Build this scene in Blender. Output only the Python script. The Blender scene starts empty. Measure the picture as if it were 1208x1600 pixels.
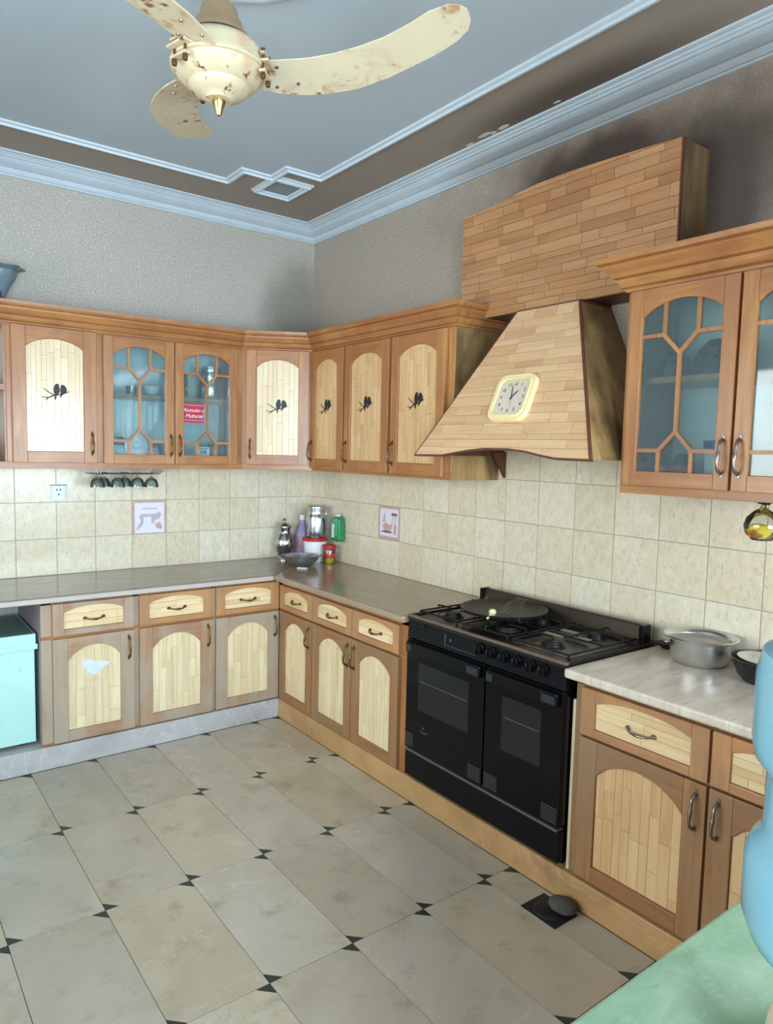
import bpy, bmesh, math, random
from mathutils import Vector, Matrix
random.seed(7)
PI = math.pi
sc = bpy.context.scene
C = sc.collection

# ------------------------------------------------------------------ camera
FPX = 1111.86
CAM = Vector((-2.4765, -4.1077, 1.5449))
YAW, PITCH, ROLL = -0.6491, -0.0868, 0.0234
f_ = Vector((math.sin(-YAW) * math.cos(PITCH), math.cos(YAW) * math.cos(PITCH), math.sin(PITCH)))
r_ = Vector((math.cos(YAW), math.sin(YAW), 0))
u_ = r_.cross(f_)
r2 = math.cos(ROLL) * r_ + math.sin(ROLL) * u_
u2 = -math.sin(ROLL) * r_ + math.cos(ROLL) * u_
cd = bpy.data.cameras.new('camera')
cam = bpy.data.objects.new('camera', cd)
C.objects.link(cam)
cam.matrix_world = Matrix((( r2.x, u2.x, -f_.x, CAM.x), (r2.y, u2.y, -f_.y, CAM.y), (r2.z, u2.z, -f_.z, CAM.z), (0, 0, 0, 1)))
cd.sensor_fit = 'HORIZONTAL'
cd.sensor_width = 36.0
cd.lens = FPX * 36.0 / 1208.0
cd.clip_start = 0.02
sc.camera = cam

# ------------------------------------------------------------------ light and exposure
sc.view_settings.view_transform = 'Standard'
sc.view_settings.look = 'None'
sc.view_settings.gamma = 1.0
sc.view_settings.use_curve_mapping = False
sc.view_settings.exposure = 0.33
w = bpy.data.worlds.new('sky')
sc.world = w
w.use_nodes = True
bg = w.node_tree.nodes['Background']
bg.inputs[0].default_value = (0.72, 0.86, 1.0, 1)
bg.inputs[1].default_value = 1.0


def area(name, loc, rot, sx, sy, power, col):
    l = bpy.data.lights.new(name, 'AREA')
    l.shape = 'RECTANGLE'
    l.size, l.size_y, l.energy, l.color = sx, sy, power, col
    o = bpy.data.objects.new(name, l)
    C.objects.link(o)
    o.location, o.rotation_euler = loc, rot
    return o


# daylight entering through the three window openings of the walls out of view
area('daylight_side', (-4.12, -2.3, 1.55), (0, -PI / 2, 0), 1.5, 2.6, 95, (1.0, 0.93, 0.84))
area('daylight_rear', (-0.82, -5.52, 1.5), (PI / 2, 0, 0), 1.4, 1.15, 95, (0.92, 0.97, 1.0))
area('daylight_rear_door', (-2.9, -5.52, 1.3), (PI / 2, 0, 0), 1.3, 2.2, 210, (0.75, 0.905, 1.0))


# ------------------------------------------------------------------ mesh helpers
class M:
    def __init__(s, off=(0, 0, 0)):
        s.v, s.f, s.m, s.off = [], [], [], Vector(off)

    def add(s, vs, fs, mat=0):
        n = len(s.v)
        s.v += [Vector(p) + s.off for p in vs]
        s.f += [[i + n for i in q] for q in fs]
        s.m += [mat] * len(fs)
        return s

    def box(s, x0, x1, y0, y1, z0, z1, mat=0):
        return s.add([(x0, y0, z0), (x1, y0, z0), (x1, y1, z0), (x0, y1, z0), (x0, y0, z1), (x1, y0, z1), (x1, y1, z1), (x0, y1, z1)],
                     [(0, 3, 2, 1), (4, 5, 6, 7), (0, 1, 5, 4), (1, 2, 6, 5), (2, 3, 7, 6), (3, 0, 4, 7)], mat)

    def prism(s, poly, ax, a, b, mat=0):
        def P(u, v, t):
            return {'z': (u, v, t), 'y': (u, t, v), 'x': (t, u, v)}[ax]
        n = len(poly)
        vs = [P(u, v, a) for u, v in poly] + [P(u, v, b) for u, v in poly]
        fs = [tuple(range(n - 1, -1, -1)), tuple(range(n, 2 * n))] + [(i, (i + 1) % n, n + (i + 1) % n, n + i) for i in range(n)]
        return s.add(vs, fs, mat)

    def lathe(s, prof, c=(0, 0, 0), n=28, mat=0, sx=1, sy=1, wob=None):
        vs, fs = [], []
        k = len(prof)
        for i in range(n):
            a = 2 * PI * i / n
            for j, (r, z) in enumerate(prof):
                q = r * (wob(a, z) if wob else 1)
                vs.append((c[0] + q * math.cos(a) * sx, c[1] + q * math.sin(a) * sy, c[2] + z))
        for i in range(n):
            for j in range(k - 1):
                a, b = i * k + j, ((i + 1) % n) * k + j
                fs.append((a, b, b + 1, a + 1))
        if prof[0][0] > 1e-6:
            pass
        return s.add(vs, fs, mat)

    def tube(s, pts, r, n=8, mat=0, closed=False):
        pts = [Vector(p) for p in pts]
        rs = r if isinstance(r, (list, tuple)) else [r] * len(pts)
        k = len(pts)
        vs, fs, up = [], [], None
        for i, p in enumerate(pts):
            if closed:
                t = pts[(i + 1) % k] - pts[i - 1]
            else:
                t = pts[min(i + 1, k - 1)] - pts[max(i - 1, 0)]
            t.normalize()
            if up is None:
                up = Vector((0, 0, 1)) if abs(t.z) < .9 else Vector((1, 0, 0))
            a = t.cross(up)
            a.normalize()
            b = a.cross(t)
            up = b
            for j in range(n):
                q = 2 * PI * j / n
                vs.append(p + rs[i] * (math.cos(q) * a + math.sin(q) * b))
        for i in range(k if closed else k - 1):
            for j in range(n):
                i2 = (i + 1) % k
                fs.append((i * n + j, i * n + (j + 1) % n, i2 * n + (j + 1) % n, i2 * n + j))
        if not closed:
            fs += [tuple(range(n - 1, -1, -1)), tuple((k - 1) * n + j for j in range(n))]
        return s.add(vs, fs, mat)

    def sweep(s, path, prof, i0=0, i1=None, closed=False, mat=0, side=-1):
        """profile (out, z) along a plan path with mitred corners; out goes to the right of travel when side=-1"""
        P = [Vector(p) for p in path]
        n = len(P)
        i1 = n - 1 if i1 is None else i1
        idx = list(range(n)) if closed else list(range(i0, i1 + 1))
        vs, fs = [], []
        k = len(prof)
        for i in idx:
            a = P[i] - P[i - 1] if (i > 0 or closed) else P[1] - P[0]
            b = P[(i + 1) % n] - P[i] if (i < n - 1 or closed) else P[-1] - P[-2]
            a.normalize(); b.normalize()
            na, nb = Vector((-a.y, a.x)) * side, Vector((-b.y, b.x)) * side
            m = na + nb
            m.normalize()
            m = m / max(.2, m.dot(na))
            for o, z in prof:
                vs.append((P[i].x + m.x * o, P[i].y + m.y * o, z))
        c = len(idx)
        for i in range(c if closed else c - 1):
            for j in range(k):
                a, b = i * k, ((i + 1) % c) * k
                fs.append((a + j, a + (j + 1) % k, b + (j + 1) % k, b + j))
        if not closed:
            fs += [tuple(range(k)), tuple((c - 1) * k + j for j in range(k - 1, -1, -1))]
        return s.add(vs, fs, mat)

    def mesh(s, name, mats, smooth=False):
        me = bpy.data.meshes.new(name)
        me.from_pydata([tuple(v) for v in s.v], [], s.f)
        for m in (mats if isinstance(mats, (list, tuple)) else [mats]):
            me.materials.append(m)
        if any(s.m):
            me.polygons.foreach_set('material_index', s.m)
        bm = bmesh.new()
        bm.from_mesh(me)
        bmesh.ops.recalc_face_normals(bm, faces=bm.faces)
        bm.to_mesh(me)
        bm.free()
        if smooth:
            me.polygons.foreach_set('use_smooth', [True] * len(me.polygons))
            me.set_sharp_from_angle(angle=math.radians(38))
        return me


def node(name, m, mats=None, parent=None, loc=(0, 0, 0), rot=(0, 0, 0), smooth=False, bevel=0, label=None):
    me = m if isinstance(m, bpy.types.Mesh) else m.mesh(name, mats, smooth)
    o = bpy.data.objects.new(name, me)
    C.objects.link(o)
    o.location, o.rotation_euler = loc, rot
    if parent is not None:
        o.parent = parent
    if bevel:
        b = o.modifiers.new('edge', 'BEVEL')
        b.width, b.segments, b.limit_method, b.angle_limit = bevel, 2, 'ANGLE', math.radians(50)
        b.harden_normals = False
    if label:
        o['label'] = label
    return o


def tag(o, label, cat, group=None):
    o['label'], o['category'] = label, cat
    if group:
        o['group'] = group
    return o


def thing(name, label, cat, loc=(0, 0, 0), rotz=0, group=None):
    o = bpy.data.objects.new(name, None)
    o.empty_display_size = .05
    C.objects.link(o)
    o.location, o.rotation_euler = loc, (0, 0, rotz)
    return tag(o, label, cat, group)


def struct(name, m, mats, **k):
    o = node(name, m, mats, **k)
    o['kind'] = 'structure'
    return o


def copy_tree(o, parent=None):
    c = o.copy()
    C.objects.link(c)
    c.parent = parent
    for ch in list(o.children):
        copy_tree(ch, c)
    return c


def clip(poly, x0, x1, y0, y1):
    """cut a plan outline with a rectangle"""
    def cut(P, ax, lim, keep):
        out = []
        for i in range(len(P)):
            a, b = P[i - 1], P[i]
            ia, ib = keep(a[ax], lim), keep(b[ax], lim)
            if ia != ib:
                t = (lim - a[ax]) / (b[ax] - a[ax])
                out.append((a[0] + t * (b[0] - a[0]), a[1] + t * (b[1] - a[1])))
            if ib:
                out.append(b)
        return out
    ge, le = (lambda a, l: a >= l), (lambda a, l: a <= l)
    for ax, lim, kp in ((0, x0, ge), (0, x1, le), (1, y0, ge), (1, y1, le)):
        poly = cut(poly, ax, lim, kp) if poly else []
    q = []
    for p in poly:
        if not q or abs(p[0] - q[-1][0]) + abs(p[1] - q[-1][1]) > 1e-5:
            q.append(p)
    if len(q) > 1 and abs(q[0][0] - q[-1][0]) + abs(q[0][1] - q[-1][1]) < 1e-5:
        q.pop()
    ar = abs(sum(q[i - 1][0] * q[i][1] - q[i][0] * q[i - 1][1] for i in range(len(q)))) / 2 if len(q) > 2 else 0
    return q if ar > 4e-5 else None


# ------------------------------------------------------------------ materials
def lin(c):
    if isinstance(c, str):
        c = tuple(int(c[i:i + 2], 16) for i in (0, 2, 4))
    return tuple(((x / 255) / 12.92 if x / 255 <= .04045 else ((x / 255 + .055) / 1.055) ** 2.4) for x in c) + (1,)


class Mat:
    def __init__(s, name, rough=.5, metal=0, spec=.5, coat=0, coat_r=.1):
        s.mat = bpy.data.materials.new(name)
        s.mat.use_nodes = True
        s.nt = s.mat.node_tree
        s.b = s.nt.nodes['Principled BSDF']
        s.b.inputs['Roughness'].default_value = rough
        s.b.inputs['Metallic'].default_value = metal
        s.b.inputs['Specular IOR Level'].default_value = spec
        s.b.inputs['Coat Weight'].default_value = coat
        s.b.inputs['Coat Roughness'].default_value = coat_r

    def n(s, t, **k):
        x = s.nt.nodes.new(t)
        for a, b in k.items():
            setattr(x, a, b)
        return x

    def l(s, a, b):
        s.nt.links.new(a, b)

    def coord(s, scale=(1, 1, 1), rand=True, loc=(0, 0, 0)):
        tc, mp = s.n('ShaderNodeTexCoord'), s.n('ShaderNodeMapping')
        mp.inputs['Scale'].default_value = scale
        mp.inputs['Location'].default_value = loc
        if rand:
            oi, vm = s.n('ShaderNodeObjectInfo'), s.n('ShaderNodeVectorMath', operation='ADD')
            mu = s.n('ShaderNodeMath', operation='MULTIPLY')
            mu.inputs[1].default_value = 37.0
            s.l(oi.outputs['Random'], mu.inputs[0])
            s.l(tc.outputs['Object'], vm.inputs[0])
            s.l(mu.outputs[0], vm.inputs[1])
            s.l(vm.outputs[0], mp.inputs[0])
        else:
            s.l(tc.outputs['Object'], mp.inputs[0])
        return mp.outputs[0]

    def noise(s, vec, scale, detail=4, rough=.55, dist=0):
        x = s.n('ShaderNodeTexNoise')
        x.inputs['Scale'].default_value = scale
        x.inputs['Detail'].default_value = detail
        x.inputs['Roughness'].default_value = rough
        x.inputs['Distortion'].default_value = dist
        s.l(vec, x.inputs['Vector'])
        return x.outputs['Fac']

    def ramp(s, fac, stops):
        x = s.n('ShaderNodeValToRGB')
        e = x.color_ramp.elements
        while len(e) > 1:
            e.remove(e[0])
        e[0].position, e[0].color = stops[0][0], lin(stops[0][1])
        for p, c in stops[1:]:
            q = e.new(p)
            q.color = lin(c)
        s.l(fac, x.inputs[0])
        return x.outputs[0]

    def mix(s, a, b, fac, mode='MIX'):
        x = s.n('ShaderNodeMix', data_type='RGBA', blend_type=mode)
        for sock, v in ((x.inputs[0], fac), (x.inputs[6], a), (x.inputs[7], b)):
            if isinstance(v, (int, float)):
                sock.default_value = v
            elif isinstance(v, (tuple, str)):
                sock.default_value = lin(v)
            else:
                s.l(v, sock)
        return x.outputs[2]

    def mul(s, a, k):
        x = s.n('ShaderNodeMath', operation='MULTIPLY', use_clamp=True)
        s.l(a, x.inputs[0])
        if isinstance(k, (int, float)):
            x.inputs[1].default_value = k
        else:
            s.l(k, x.inputs[1])
        return x.outputs[0]

    def col(s, c):
        if isinstance(c, (tuple, str)):
            s.b.inputs['Base Color'].default_value = lin(c)
        else:
            s.l(c, s.b.inputs['Base Color'])
        return s

    def bump(s, h, strength=.2, dist=.002):
        x = s.n('ShaderNodeBump')
        x.inputs['Strength'].default_value = strength
        x.inputs['Distance'].default_value = dist
        s.l(h, x.inputs['Height'])
        s.l(x.outputs[0], s.b.inputs['Normal'])
        return s


def plain(name, c, rough=.5, metal=0, var=.12, scale=30, **k):
    m = Mat(name, rough, metal, **k)
    c = lin(c)
    a = tuple(min(1, x * (1 + var)) for x in c[:3]) + (1,)
    b = tuple(x * (1 - var) for x in c[:3]) + (1,)
    x = m.n('ShaderNodeMix', data_type='RGBA')
    x.inputs[6].default_value, x.inputs[7].default_value = b, a
    m.l(m.noise(m.coord(), scale), x.inputs[0])
    m.l(x.outputs[2], m.b.inputs['Base Color'])
    return m.mat


def wood(name, dark, mid, light, axis='z', rough=.38, coat=.25, wear=None, wear_amt=.5, tint=.0, gs=1.0):
    m = Mat(name, rough, coat=coat, coat_r=.18)
    sc_ = {'z': (26, 26, 1.6), 'x': (1.6, 26, 26), 'y': (26, 1.6, 26)}[axis]
    v = m.coord(tuple(q * gs for q in sc_))
    g = m.noise(v, 1.0, 6, .65, 1.2)
    c = m.ramp(g, [(.28, dark), (.5, mid), (.72, light)])
    sc2 = {'z': (150, 150, 5), 'x': (5, 150, 150), 'y': (150, 5, 150)}[axis]
    g2 = m.noise(m.coord(sc2), 1.0, 3, .6)
    c = m.mix(c, dark, m.mul(m.ramp(g2, [(.5, (0, 0, 0)), (.75, (255, 255, 255))]), .35))
    if tint:
        oi = m.n('ShaderNodeObjectInfo')
        t = m.ramp(oi.outputs['Random'], [(0, (222, 196, 160)), (.3, (255, 250, 240)), (.6, (240, 218, 185)), (.8, (255, 255, 250)), (1, (208, 170, 128))])
        c = m.mix(c, t, tint, 'MULTIPLY')
    if wear:
        n = m.noise(m.coord((5, 5, 2.2)), 1.0, 5, .6, .4)
        c = m.mix(c, wear, m.mul(m.ramp(n, [(.5 - wear_amt * .25, (0, 0, 0)), (.66 - wear_amt * .12, (255, 255, 255))]), .8))
    m.col(c)
    m.bump(g2, .15, .001)
    return m.mat


W_UP_Z = wood('honey_wood_upright', '87562a', 'a87341', 'bb8850', 'z', wear='95603a', wear_amt=.45)
W_UP_X = wood('honey_wood_level', '845226', 'a36e3c', 'b8834a', 'x', wear='925a34', wear_amt=.45)
W_DR_Z = wood('drawer_wood_upright', '9a6a40', 'b58454', 'c49666', 'z', .42, .2, '9c7350', .5)
W_DR_X = wood('drawer_wood_level', '9a6840', 'b28050', 'c29464', 'x', .42, .2, '9c7350', .5)
W_BA_Z = wood('worn_wood_upright', '8a6040', 'a07450', 'b68c68', 'z', .55, .05, 'a39683', .95)
W_BA_X = wood('worn_wood_level', '87573a', '9c6c48', 'b3835c', 'x', .55, .05, 'a39683', .8)
W_BR_Z = wood('brown_wood_upright', '7c5230', '946840', 'a87c50', 'z', .5, .1, '8a7052', .5)
W_BR_X = wood('brown_wood_level', '7c4e2c', '94643a', 'a87848', 'x', .5, .1, '866a4c', .5)
STRIP_UP = wood('pale_strip_upright', 'c09a6a', 'd2ae80', 'dcbe92', 'z', .36, .3, tint=.4, gs=.7)
STRIP_UP_GLARE = wood('pale_strip_glare', 'd0b890', 'dcc6a2', 'e4d2b4', 'z', .24, .35, tint=.25, gs=.7)  # paler copy of the upright strip, window glare put into its colour
STRIP_BA = wood('pale_strip_base', 'cbb58c', 'dccaa4', 'e8dab8', 'z', .45, .15, tint=.3, gs=.7)
STRIP_BX = wood('pale_strip_drawer', 'd0b484', 'dfc69a', 'e8d6b0', 'x', .45, .15, tint=.35, gs=.7)
STRIP_HD = wood('hood_strip', 'c49f78', 'd4b088', 'dfbf98', 'x', .42, .2, tint=.5, gs=.7)
STRIP_BOX = wood('chimney_strip', '9c724e', 'b2855c', 'c2966c', 'x', .45, .15, tint=.7, gs=.7)
W_DARK = wood('dark_edge_wood', '4a2616', '5c3020', '6c3c28', 'z', .5, .1)
W_SIDE = wood('plank_side_wood', 'a07c4a', 'b8925c', 'cba56c', 'z', .5, .1, '4c3b22', .5)
W_SIDEX = wood('box_side_wood', '6a5034', '7e6240', '8e724c', 'z', .6, .0, '3e3024', .5)
BACKER = plain('strip_backing', '8e6e48', .7)
JOINT = plain('panel_moulding', 'e0c9a0', .4)


def wall_mat(name, a, b, c, soot=None):
    m = Mat(name, .62)
    v = m.coord(rand=False)
    n1 = m.noise(v, 120, 2, .7)
    n2 = m.noise(v, 1.6, 4, .6)
    base = m.mix(a, b, n2)
    sp = m.ramp(n1, [(.52, (0, 0, 0)), (.66, (255, 255, 255))])
    base = m.mix(base, c, m.mul(sp, .9))
    n3 = m.noise(v, 95, 3, .7)
    base = m.mix(base, '6f675c', m.mul(m.ramp(n3, [(.6, (0, 0, 0)), (.74, (255, 255, 255))]), .5))
    for (x, y, z, rx, ry, rz, amt, colr) in (soot or []):
        mp = m.n('ShaderNodeMapping')
        tc = m.n('ShaderNodeTexCoord')
        m.l(tc.outputs['Object'], mp.inputs[0])
        mp.inputs['Location'].default_value = (-x / rx, -y / ry, -z / rz)
        mp.inputs['Scale'].default_value = (1 / rx, 1 / ry, 1 / rz)
        nn = m.n('ShaderNodeTexNoise')
        nn.inputs['Scale'].default_value = 3.5
        nn.inputs['Detail'].default_value = 4
        m.l(tc.outputs['Object'], nn.inputs['Vector'])
        ln = m.n('ShaderNodeVectorMath', operation='LENGTH')
        m.l(mp.outputs[0], ln.inputs[0])
        ad = m.n('ShaderNodeMath', operation='ADD')
        m.l(ln.outputs['Value'], ad.inputs[0])
        m.l(nn.outputs['Fac'], ad.inputs[1])
        mr = m.n('ShaderNodeMapRange', interpolation_type='SMOOTHSTEP')
        mr.inputs['From Min'].default_value, mr.inputs['From Max'].default_value = 1.62, .8
        mr.inputs['To Min'].default_value, mr.inputs['To Max'].default_value = 0, amt
        m.l(ad.outputs[0], mr.inputs['Value'])
        base = m.mix(base, colr, mr.outputs[0])
    m.col(base)
    m.bump(n1, .35, .0015)
    return m.mat


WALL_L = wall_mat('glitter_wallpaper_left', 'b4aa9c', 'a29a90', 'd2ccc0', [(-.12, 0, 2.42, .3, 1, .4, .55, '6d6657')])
WALL_R = wall_mat('glitter_wallpaper_right', 'a6998a', '978c7e', 'c4baac',
                  [(0, -2.45, 2.75, 1, 1.3, .42, .5, '7a6250'), (0, -2.2, 2.70, 1, .60, .22, .92, '38271e'), (0, -2.76, 2.5, 1, .24, .42, .9, '2c211b'), (0, -2.9, 2.35, 1, .5, .5, .4, '5a4a40')])
WALL_PLAIN = plain('white_plaster', 'd6d6d8', .7, scale=5, var=.05)


def soot_mat(name, c, c2, spots, rough=.6):
    m = wall_mat(name, c, c2, c, spots)
    return m


CEIL_BROWN = Mat('ceiling_border_paint', .6)
v = CEIL_BROWN.coord(rand=False)
cc = CEIL_BROWN.mix('9b8e80', '8b7e71', CEIL_BROWN.noise(v, 2.2, 4))
mp = CEIL_BROWN.n('ShaderNodeMapping')
mp.inputs['Location'].default_value = (.16 / .19, 2.2 / .75, 0)
mp.inputs['Scale'].default_value = (1 / .19, 1 / .75, 0)
tc = CEIL_BROWN.n('ShaderNodeTexCoord')
CEIL_BROWN.l(tc.outputs['Object'], mp.inputs[0])
ln = CEIL_BROWN.n('ShaderNodeVectorMath', operation='LENGTH')
CEIL_BROWN.l(mp.outputs[0], ln.inputs[0])
mr = CEIL_BROWN.n('ShaderNodeMapRange', interpolation_type='SMOOTHSTEP')
mr.inputs['From Min'].default_value, mr.inputs['From Max'].default_value = 1.1, .2
mr.inputs['To Max'].default_value = .8
CEIL_BROWN.l(ln.outputs['Value'], mr.inputs['Value'])
CEIL_BROWN.col(CEIL_BROWN.mix(cc, '4c3c33', mr.outputs[0]))
CEIL_BROWN = CEIL_BROWN.mat
CEIL_BLUE = plain('ceiling_blue_grey_paint', 'abb5bb', .55, scale=1.8, var=.07)
PLASTER = plain('white_blue_plaster_moulding', 'c2ccd2', .5, scale=9, var=.08)

m = Mat('cream_wall_tile', .22, spec=.5)
v = m.coord((1, 1, .45))
n1 = m.noise(v, 90, 3, .7)
n2 = m.noise(m.coord((1, 1, .6)), 34, 4, .7)
c = m.ramp(n2, [(.3, 'd0c4aa'), (.5, 'dad0b8'), (.75, 'e2dbc8')])
c = m.mix(c, '9c8670', m.mul(m.ramp(n1, [(.57, (0, 0, 0)), (.72, (255, 255, 255))]), .5))
oi = m.n('ShaderNodeObjectInfo')
c = m.mix(c, m.ramp(oi.outputs['Random'], [(0, (242, 236, 224)), (1, (255, 255, 255))]), .8, 'MULTIPLY')
m.col(c).bump(n1, .06, .001)
TILE = m.mat
GROUT = plain('grey_grout', 'a09c8c', .8)
m = Mat('sooty_grout', .8)
m.col('7a745f')
GROUT2 = m.mat


def marble(name, a, b, veins, rough=.3, scale=3.0, vein_scale=2.2, dirt=None, stretch=(1, 1, 1), rand=True, tint=None, amt=.6, spec=.5):
    m = Mat(name, rough, spec=spec)
    v = m.coord(stretch, rand=rand)
    n1 = m.noise(v, scale, 6, .62, .8)
    c = m.mix(a, b, m.ramp(n1, [(.3, (0, 0, 0)), (.7, (255, 255, 255))]))
    n2 = m.noise(v, vein_scale, 5, .6, 1.6)
    sb = m.n('ShaderNodeMath', operation='SUBTRACT')
    m.l(n2, sb.inputs[0])
    sb.inputs[1].default_value = .5
    ab = m.n('ShaderNodeMath', operation='ABSOLUTE')
    m.l(sb.outputs[0], ab.inputs[0])
    vn = m.ramp(ab.outputs[0], [(0, (255, 255, 255)), (.012, (120, 120, 120)), (.03, (0, 0, 0))])
    n4 = m.noise(v, 1.3, 3)
    vn2 = m.mul(vn, m.mul(m.ramp(n4, [(.5, (0, 0, 0)), (.62, (255, 255, 255))]), amt))
    c = m.mix(c, veins, vn2)
    if dirt:
        n3 = m.noise(v, scale * 2.7, 6, .7)
        c = m.mix(c, dirt, m.mul(m.ramp(n3, [(.55, (0, 0, 0)), (.75, (255, 255, 255))]), .55))
    if tint:
        oi = m.n('ShaderNodeObjectInfo')
        c = m.mix(c, m.ramp(oi.outputs['Random'], tint), 1.0, 'MULTIPLY')
    m.col(c)
    return m.mat


SLAB = marble('beige_floor_marble', 'c4bdae', 'b3aa99', 'd6cfc2', .33, 3.2, 2.4, '7e7262', tint=[(0, (236, 230, 222)), (.25, (250, 248, 246)), (.5, (228, 226, 220)), (.75, (255, 250, 240)), (1, (240, 232, 220))])
INLAY = plain('dark_green_marble', '2c3833', .35, scale=60, var=.3)
WORK_L = marble('grey_brown_marble_top', '9a8e82', '80756a', 'b8b0a6', .16, 3.5, 2, '6e6258', (1, 6, 1), False)
WORK_R = marble('brown_grey_marble_top', 'a8957c', '8e7c66', 'bcae9a', .16, 3.5, 2, '74624e', (1, .2, 1), False)
WORK_E = marble('cream_marble_top', 'd8cbb8', 'bcae9c', 'e4dcd0', .2, 3.5, 2, '8c7a68', (1, 5, 1), False)
EDGE = plain('pale_marble_edge', 'b8aca4', .35, scale=20)
PLINTH_L = marble('grey_marble_plinth', 'b4b0ae', 'a39e9a', 'd0ccc8', .4, 4, 3, '8b8580')
PLINTH_R = marble('brown_marble_plinth', 'bb9566', 'a27e54', 'c8a67c', .4, 4, 3, '6e563c')
GREEN = marble('green_marble_top', '88b08c', 'b6d2b4', '5e8066', .3, 7, 4.5, 'd0e2ca', (1, 1.6, 1), False, amt=1.0)

BLACK = plain('black_enamel', '0c0c0f', .3, scale=40, var=.4, spec=.18)
BLACK_G = Mat('black_oven_glass', .12, spec=.2).col('08080a').mat
WIN_G = Mat('oven_window_glass', .16, spec=.4).col('1a1a1b').mat
BLACK_M = plain('black_cast_iron', '141214', .5, .4, scale=80, var=.4)
SOOTY_STEEL = plain('stained_steel_tray', '6e655a', .38, .7, var=.45, scale=18)
RUST_TRIM = plain('rusty_tray_rim', '7c6658', .45, .5, var=.4, scale=40)
GREY_STRIP = plain('grey_metal_strip', '6d6a6c', .45, .6)
STEEL = plain('brushed_steel', 'b4b4b6', .22, 1, var=.15, scale=14)
ALU = plain('aluminium_pot', 'd0d0d0', .26, .95, var=.12, scale=22)
DULL = plain('dull_steel', 'b2b3b2', .4, .95, var=.2, scale=25)
BRASS = plain('antique_brass', '6b5232', .38, .8, var=.35, scale=90)
NICKEL = plain('worn_nickel', '8c8078', .28, .9, var=.3, scale=90)
BRASS_B = plain('bright_brass', 'b89a5c', .25, .95, var=.2)
DECAL = plain('black_decal', '16181a', .5)
WHITE_P = plain('white_plastic', 'd8dadc', .35, var=.04)
BLUE_P = plain('blue_plastic', '2a4a86', .4)
RED_P = plain('red_plastic', 'b32028', .35, var=.08)
GREEN_P = plain('green_bottle_plastic', '158048', .3, var=.1)
LABEL_W = plain('white_label', 'd4dcd8', .5, var=.05)
PURPLE = plain('violet_bottle', '8a7fa8', .3, var=.12)
PINK = plain('pink_brown_bottle', '9a7478', .35)
MINT = Mat('mint_painted_metal', .4)
v = MINT.coord(rand=False)
cc = MINT.mix('b8ded4', 'a8d2c6', MINT.noise(v, 4, 4))
MINT.col(MINT.mix(cc, '6f8f80', MINT.mul(MINT.ramp(MINT.noise(v, 26, 4, .7), [(.62, (0, 0, 0)), (.72, (255, 255, 255))]), .6)))
MINT = MINT.mat
MINT_TOP = plain('mint_lid_dark_reflection', '5e8070', .5, scale=12, var=.2)  # mint lid top, dark reflection of the worktop underside put into its colour
DARKGLASS = plain('smoked_glassware', '1c2024', .1, spec=.8)
CAB_IN = plain('cabinet_interior_paint', 'd4e4e4', .6, var=.05, scale=6)
YELLOW = plain('yellow_flower_petals', 'e8c828', .6)
ORANGE = plain('orange_flower_petals', 'e08a1c', .6)
STONE = plain('grey_pumice_stone', '4a4844', .9, scale=60, var=.35)
DRAIN_M = plain('dark_iron_drain', '25262a', .5, .3)
CREAM_PL = Mat('ivory_clock_plastic', .3)
CREAM_PL = CREAM_PL.col('e8d29c').mat
FACE = plain('clock_face_card', 'cdc0ac', .6, var=.03)
INK = plain('dark_print', '3a332c', .6)
CREAM_CAP = plain('cream_plastic_tool', 'd8d49c', .4)
BEIGE = plain('beige_plastic', 'cdb8a4', .5, var=.05)
SOCKET_M = plain('switch_plate_plastic', 'd4dcdc', .35, var=.03)
FAN_BROWN = plain('brown_fan_cup', '8a6f50', .4, var=.25, scale=25)
PINKT = plain('pink_tile_print', 'c09c94', .3, var=.15, scale=60)
GREYT = plain('grey_tile_print', 'b2acb2', .35, var=.15, scale=60)
PALET = plain('pale_tile_print', 'dcd6dc', .3, var=.04)
DKT = plain('brown_tile_print', '7c5a55', .35, var=.15)
FLAKE = plain('bare_plaster_flake', 'cfc4b2', .8)

m = Mat('rusty_cream_enamel', .5)
v = m.coord(rand=True)
c = m.mix('b8a684', 'c6b696', m.noise(v, 8, 3))
c = m.mix(c, 'b87850', m.mul(m.ramp(m.noise(v, 9, 5, .65), [(.5, (0, 0, 0)), (.66, (255, 255, 255))]), .55))
c = m.mix(c, '6a3820', m.ramp(m.noise(v, 34, 4, .6), [(.6, (0, 0, 0)), (.67, (255, 255, 255))]))
m.col(c)
FAN_M = m.mat
m = Mat('cream_fan_blade', .35)
v = m.coord(rand=True)
c = m.mix('c2b294', 'd0c2a4', m.noise(v, 6, 3))
c = m.mix(c, 'a86c44', m.mul(m.ramp(m.noise(v, 11, 5, .65, 1.0), [(.52, (0, 0, 0)), (.62, (255, 255, 255))]), m.mul(m.ramp(m.noise(v, 3.5, 2), [(.46, (0, 0, 0)), (.56, (255, 255, 255))]), .7)))
c = m.mix(c, '7c4424', m.mul(m.ramp(m.noise(v, 22, 5, .6), [(.58, (0, 0, 0)), (.63, (255, 255, 255))]), m.ramp(m.noise(v, 3.5, 2), [(.46, (0, 0, 0)), (.56, (255, 255, 255))])))
m.col(c)
BLADE_M = m.mat


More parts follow.
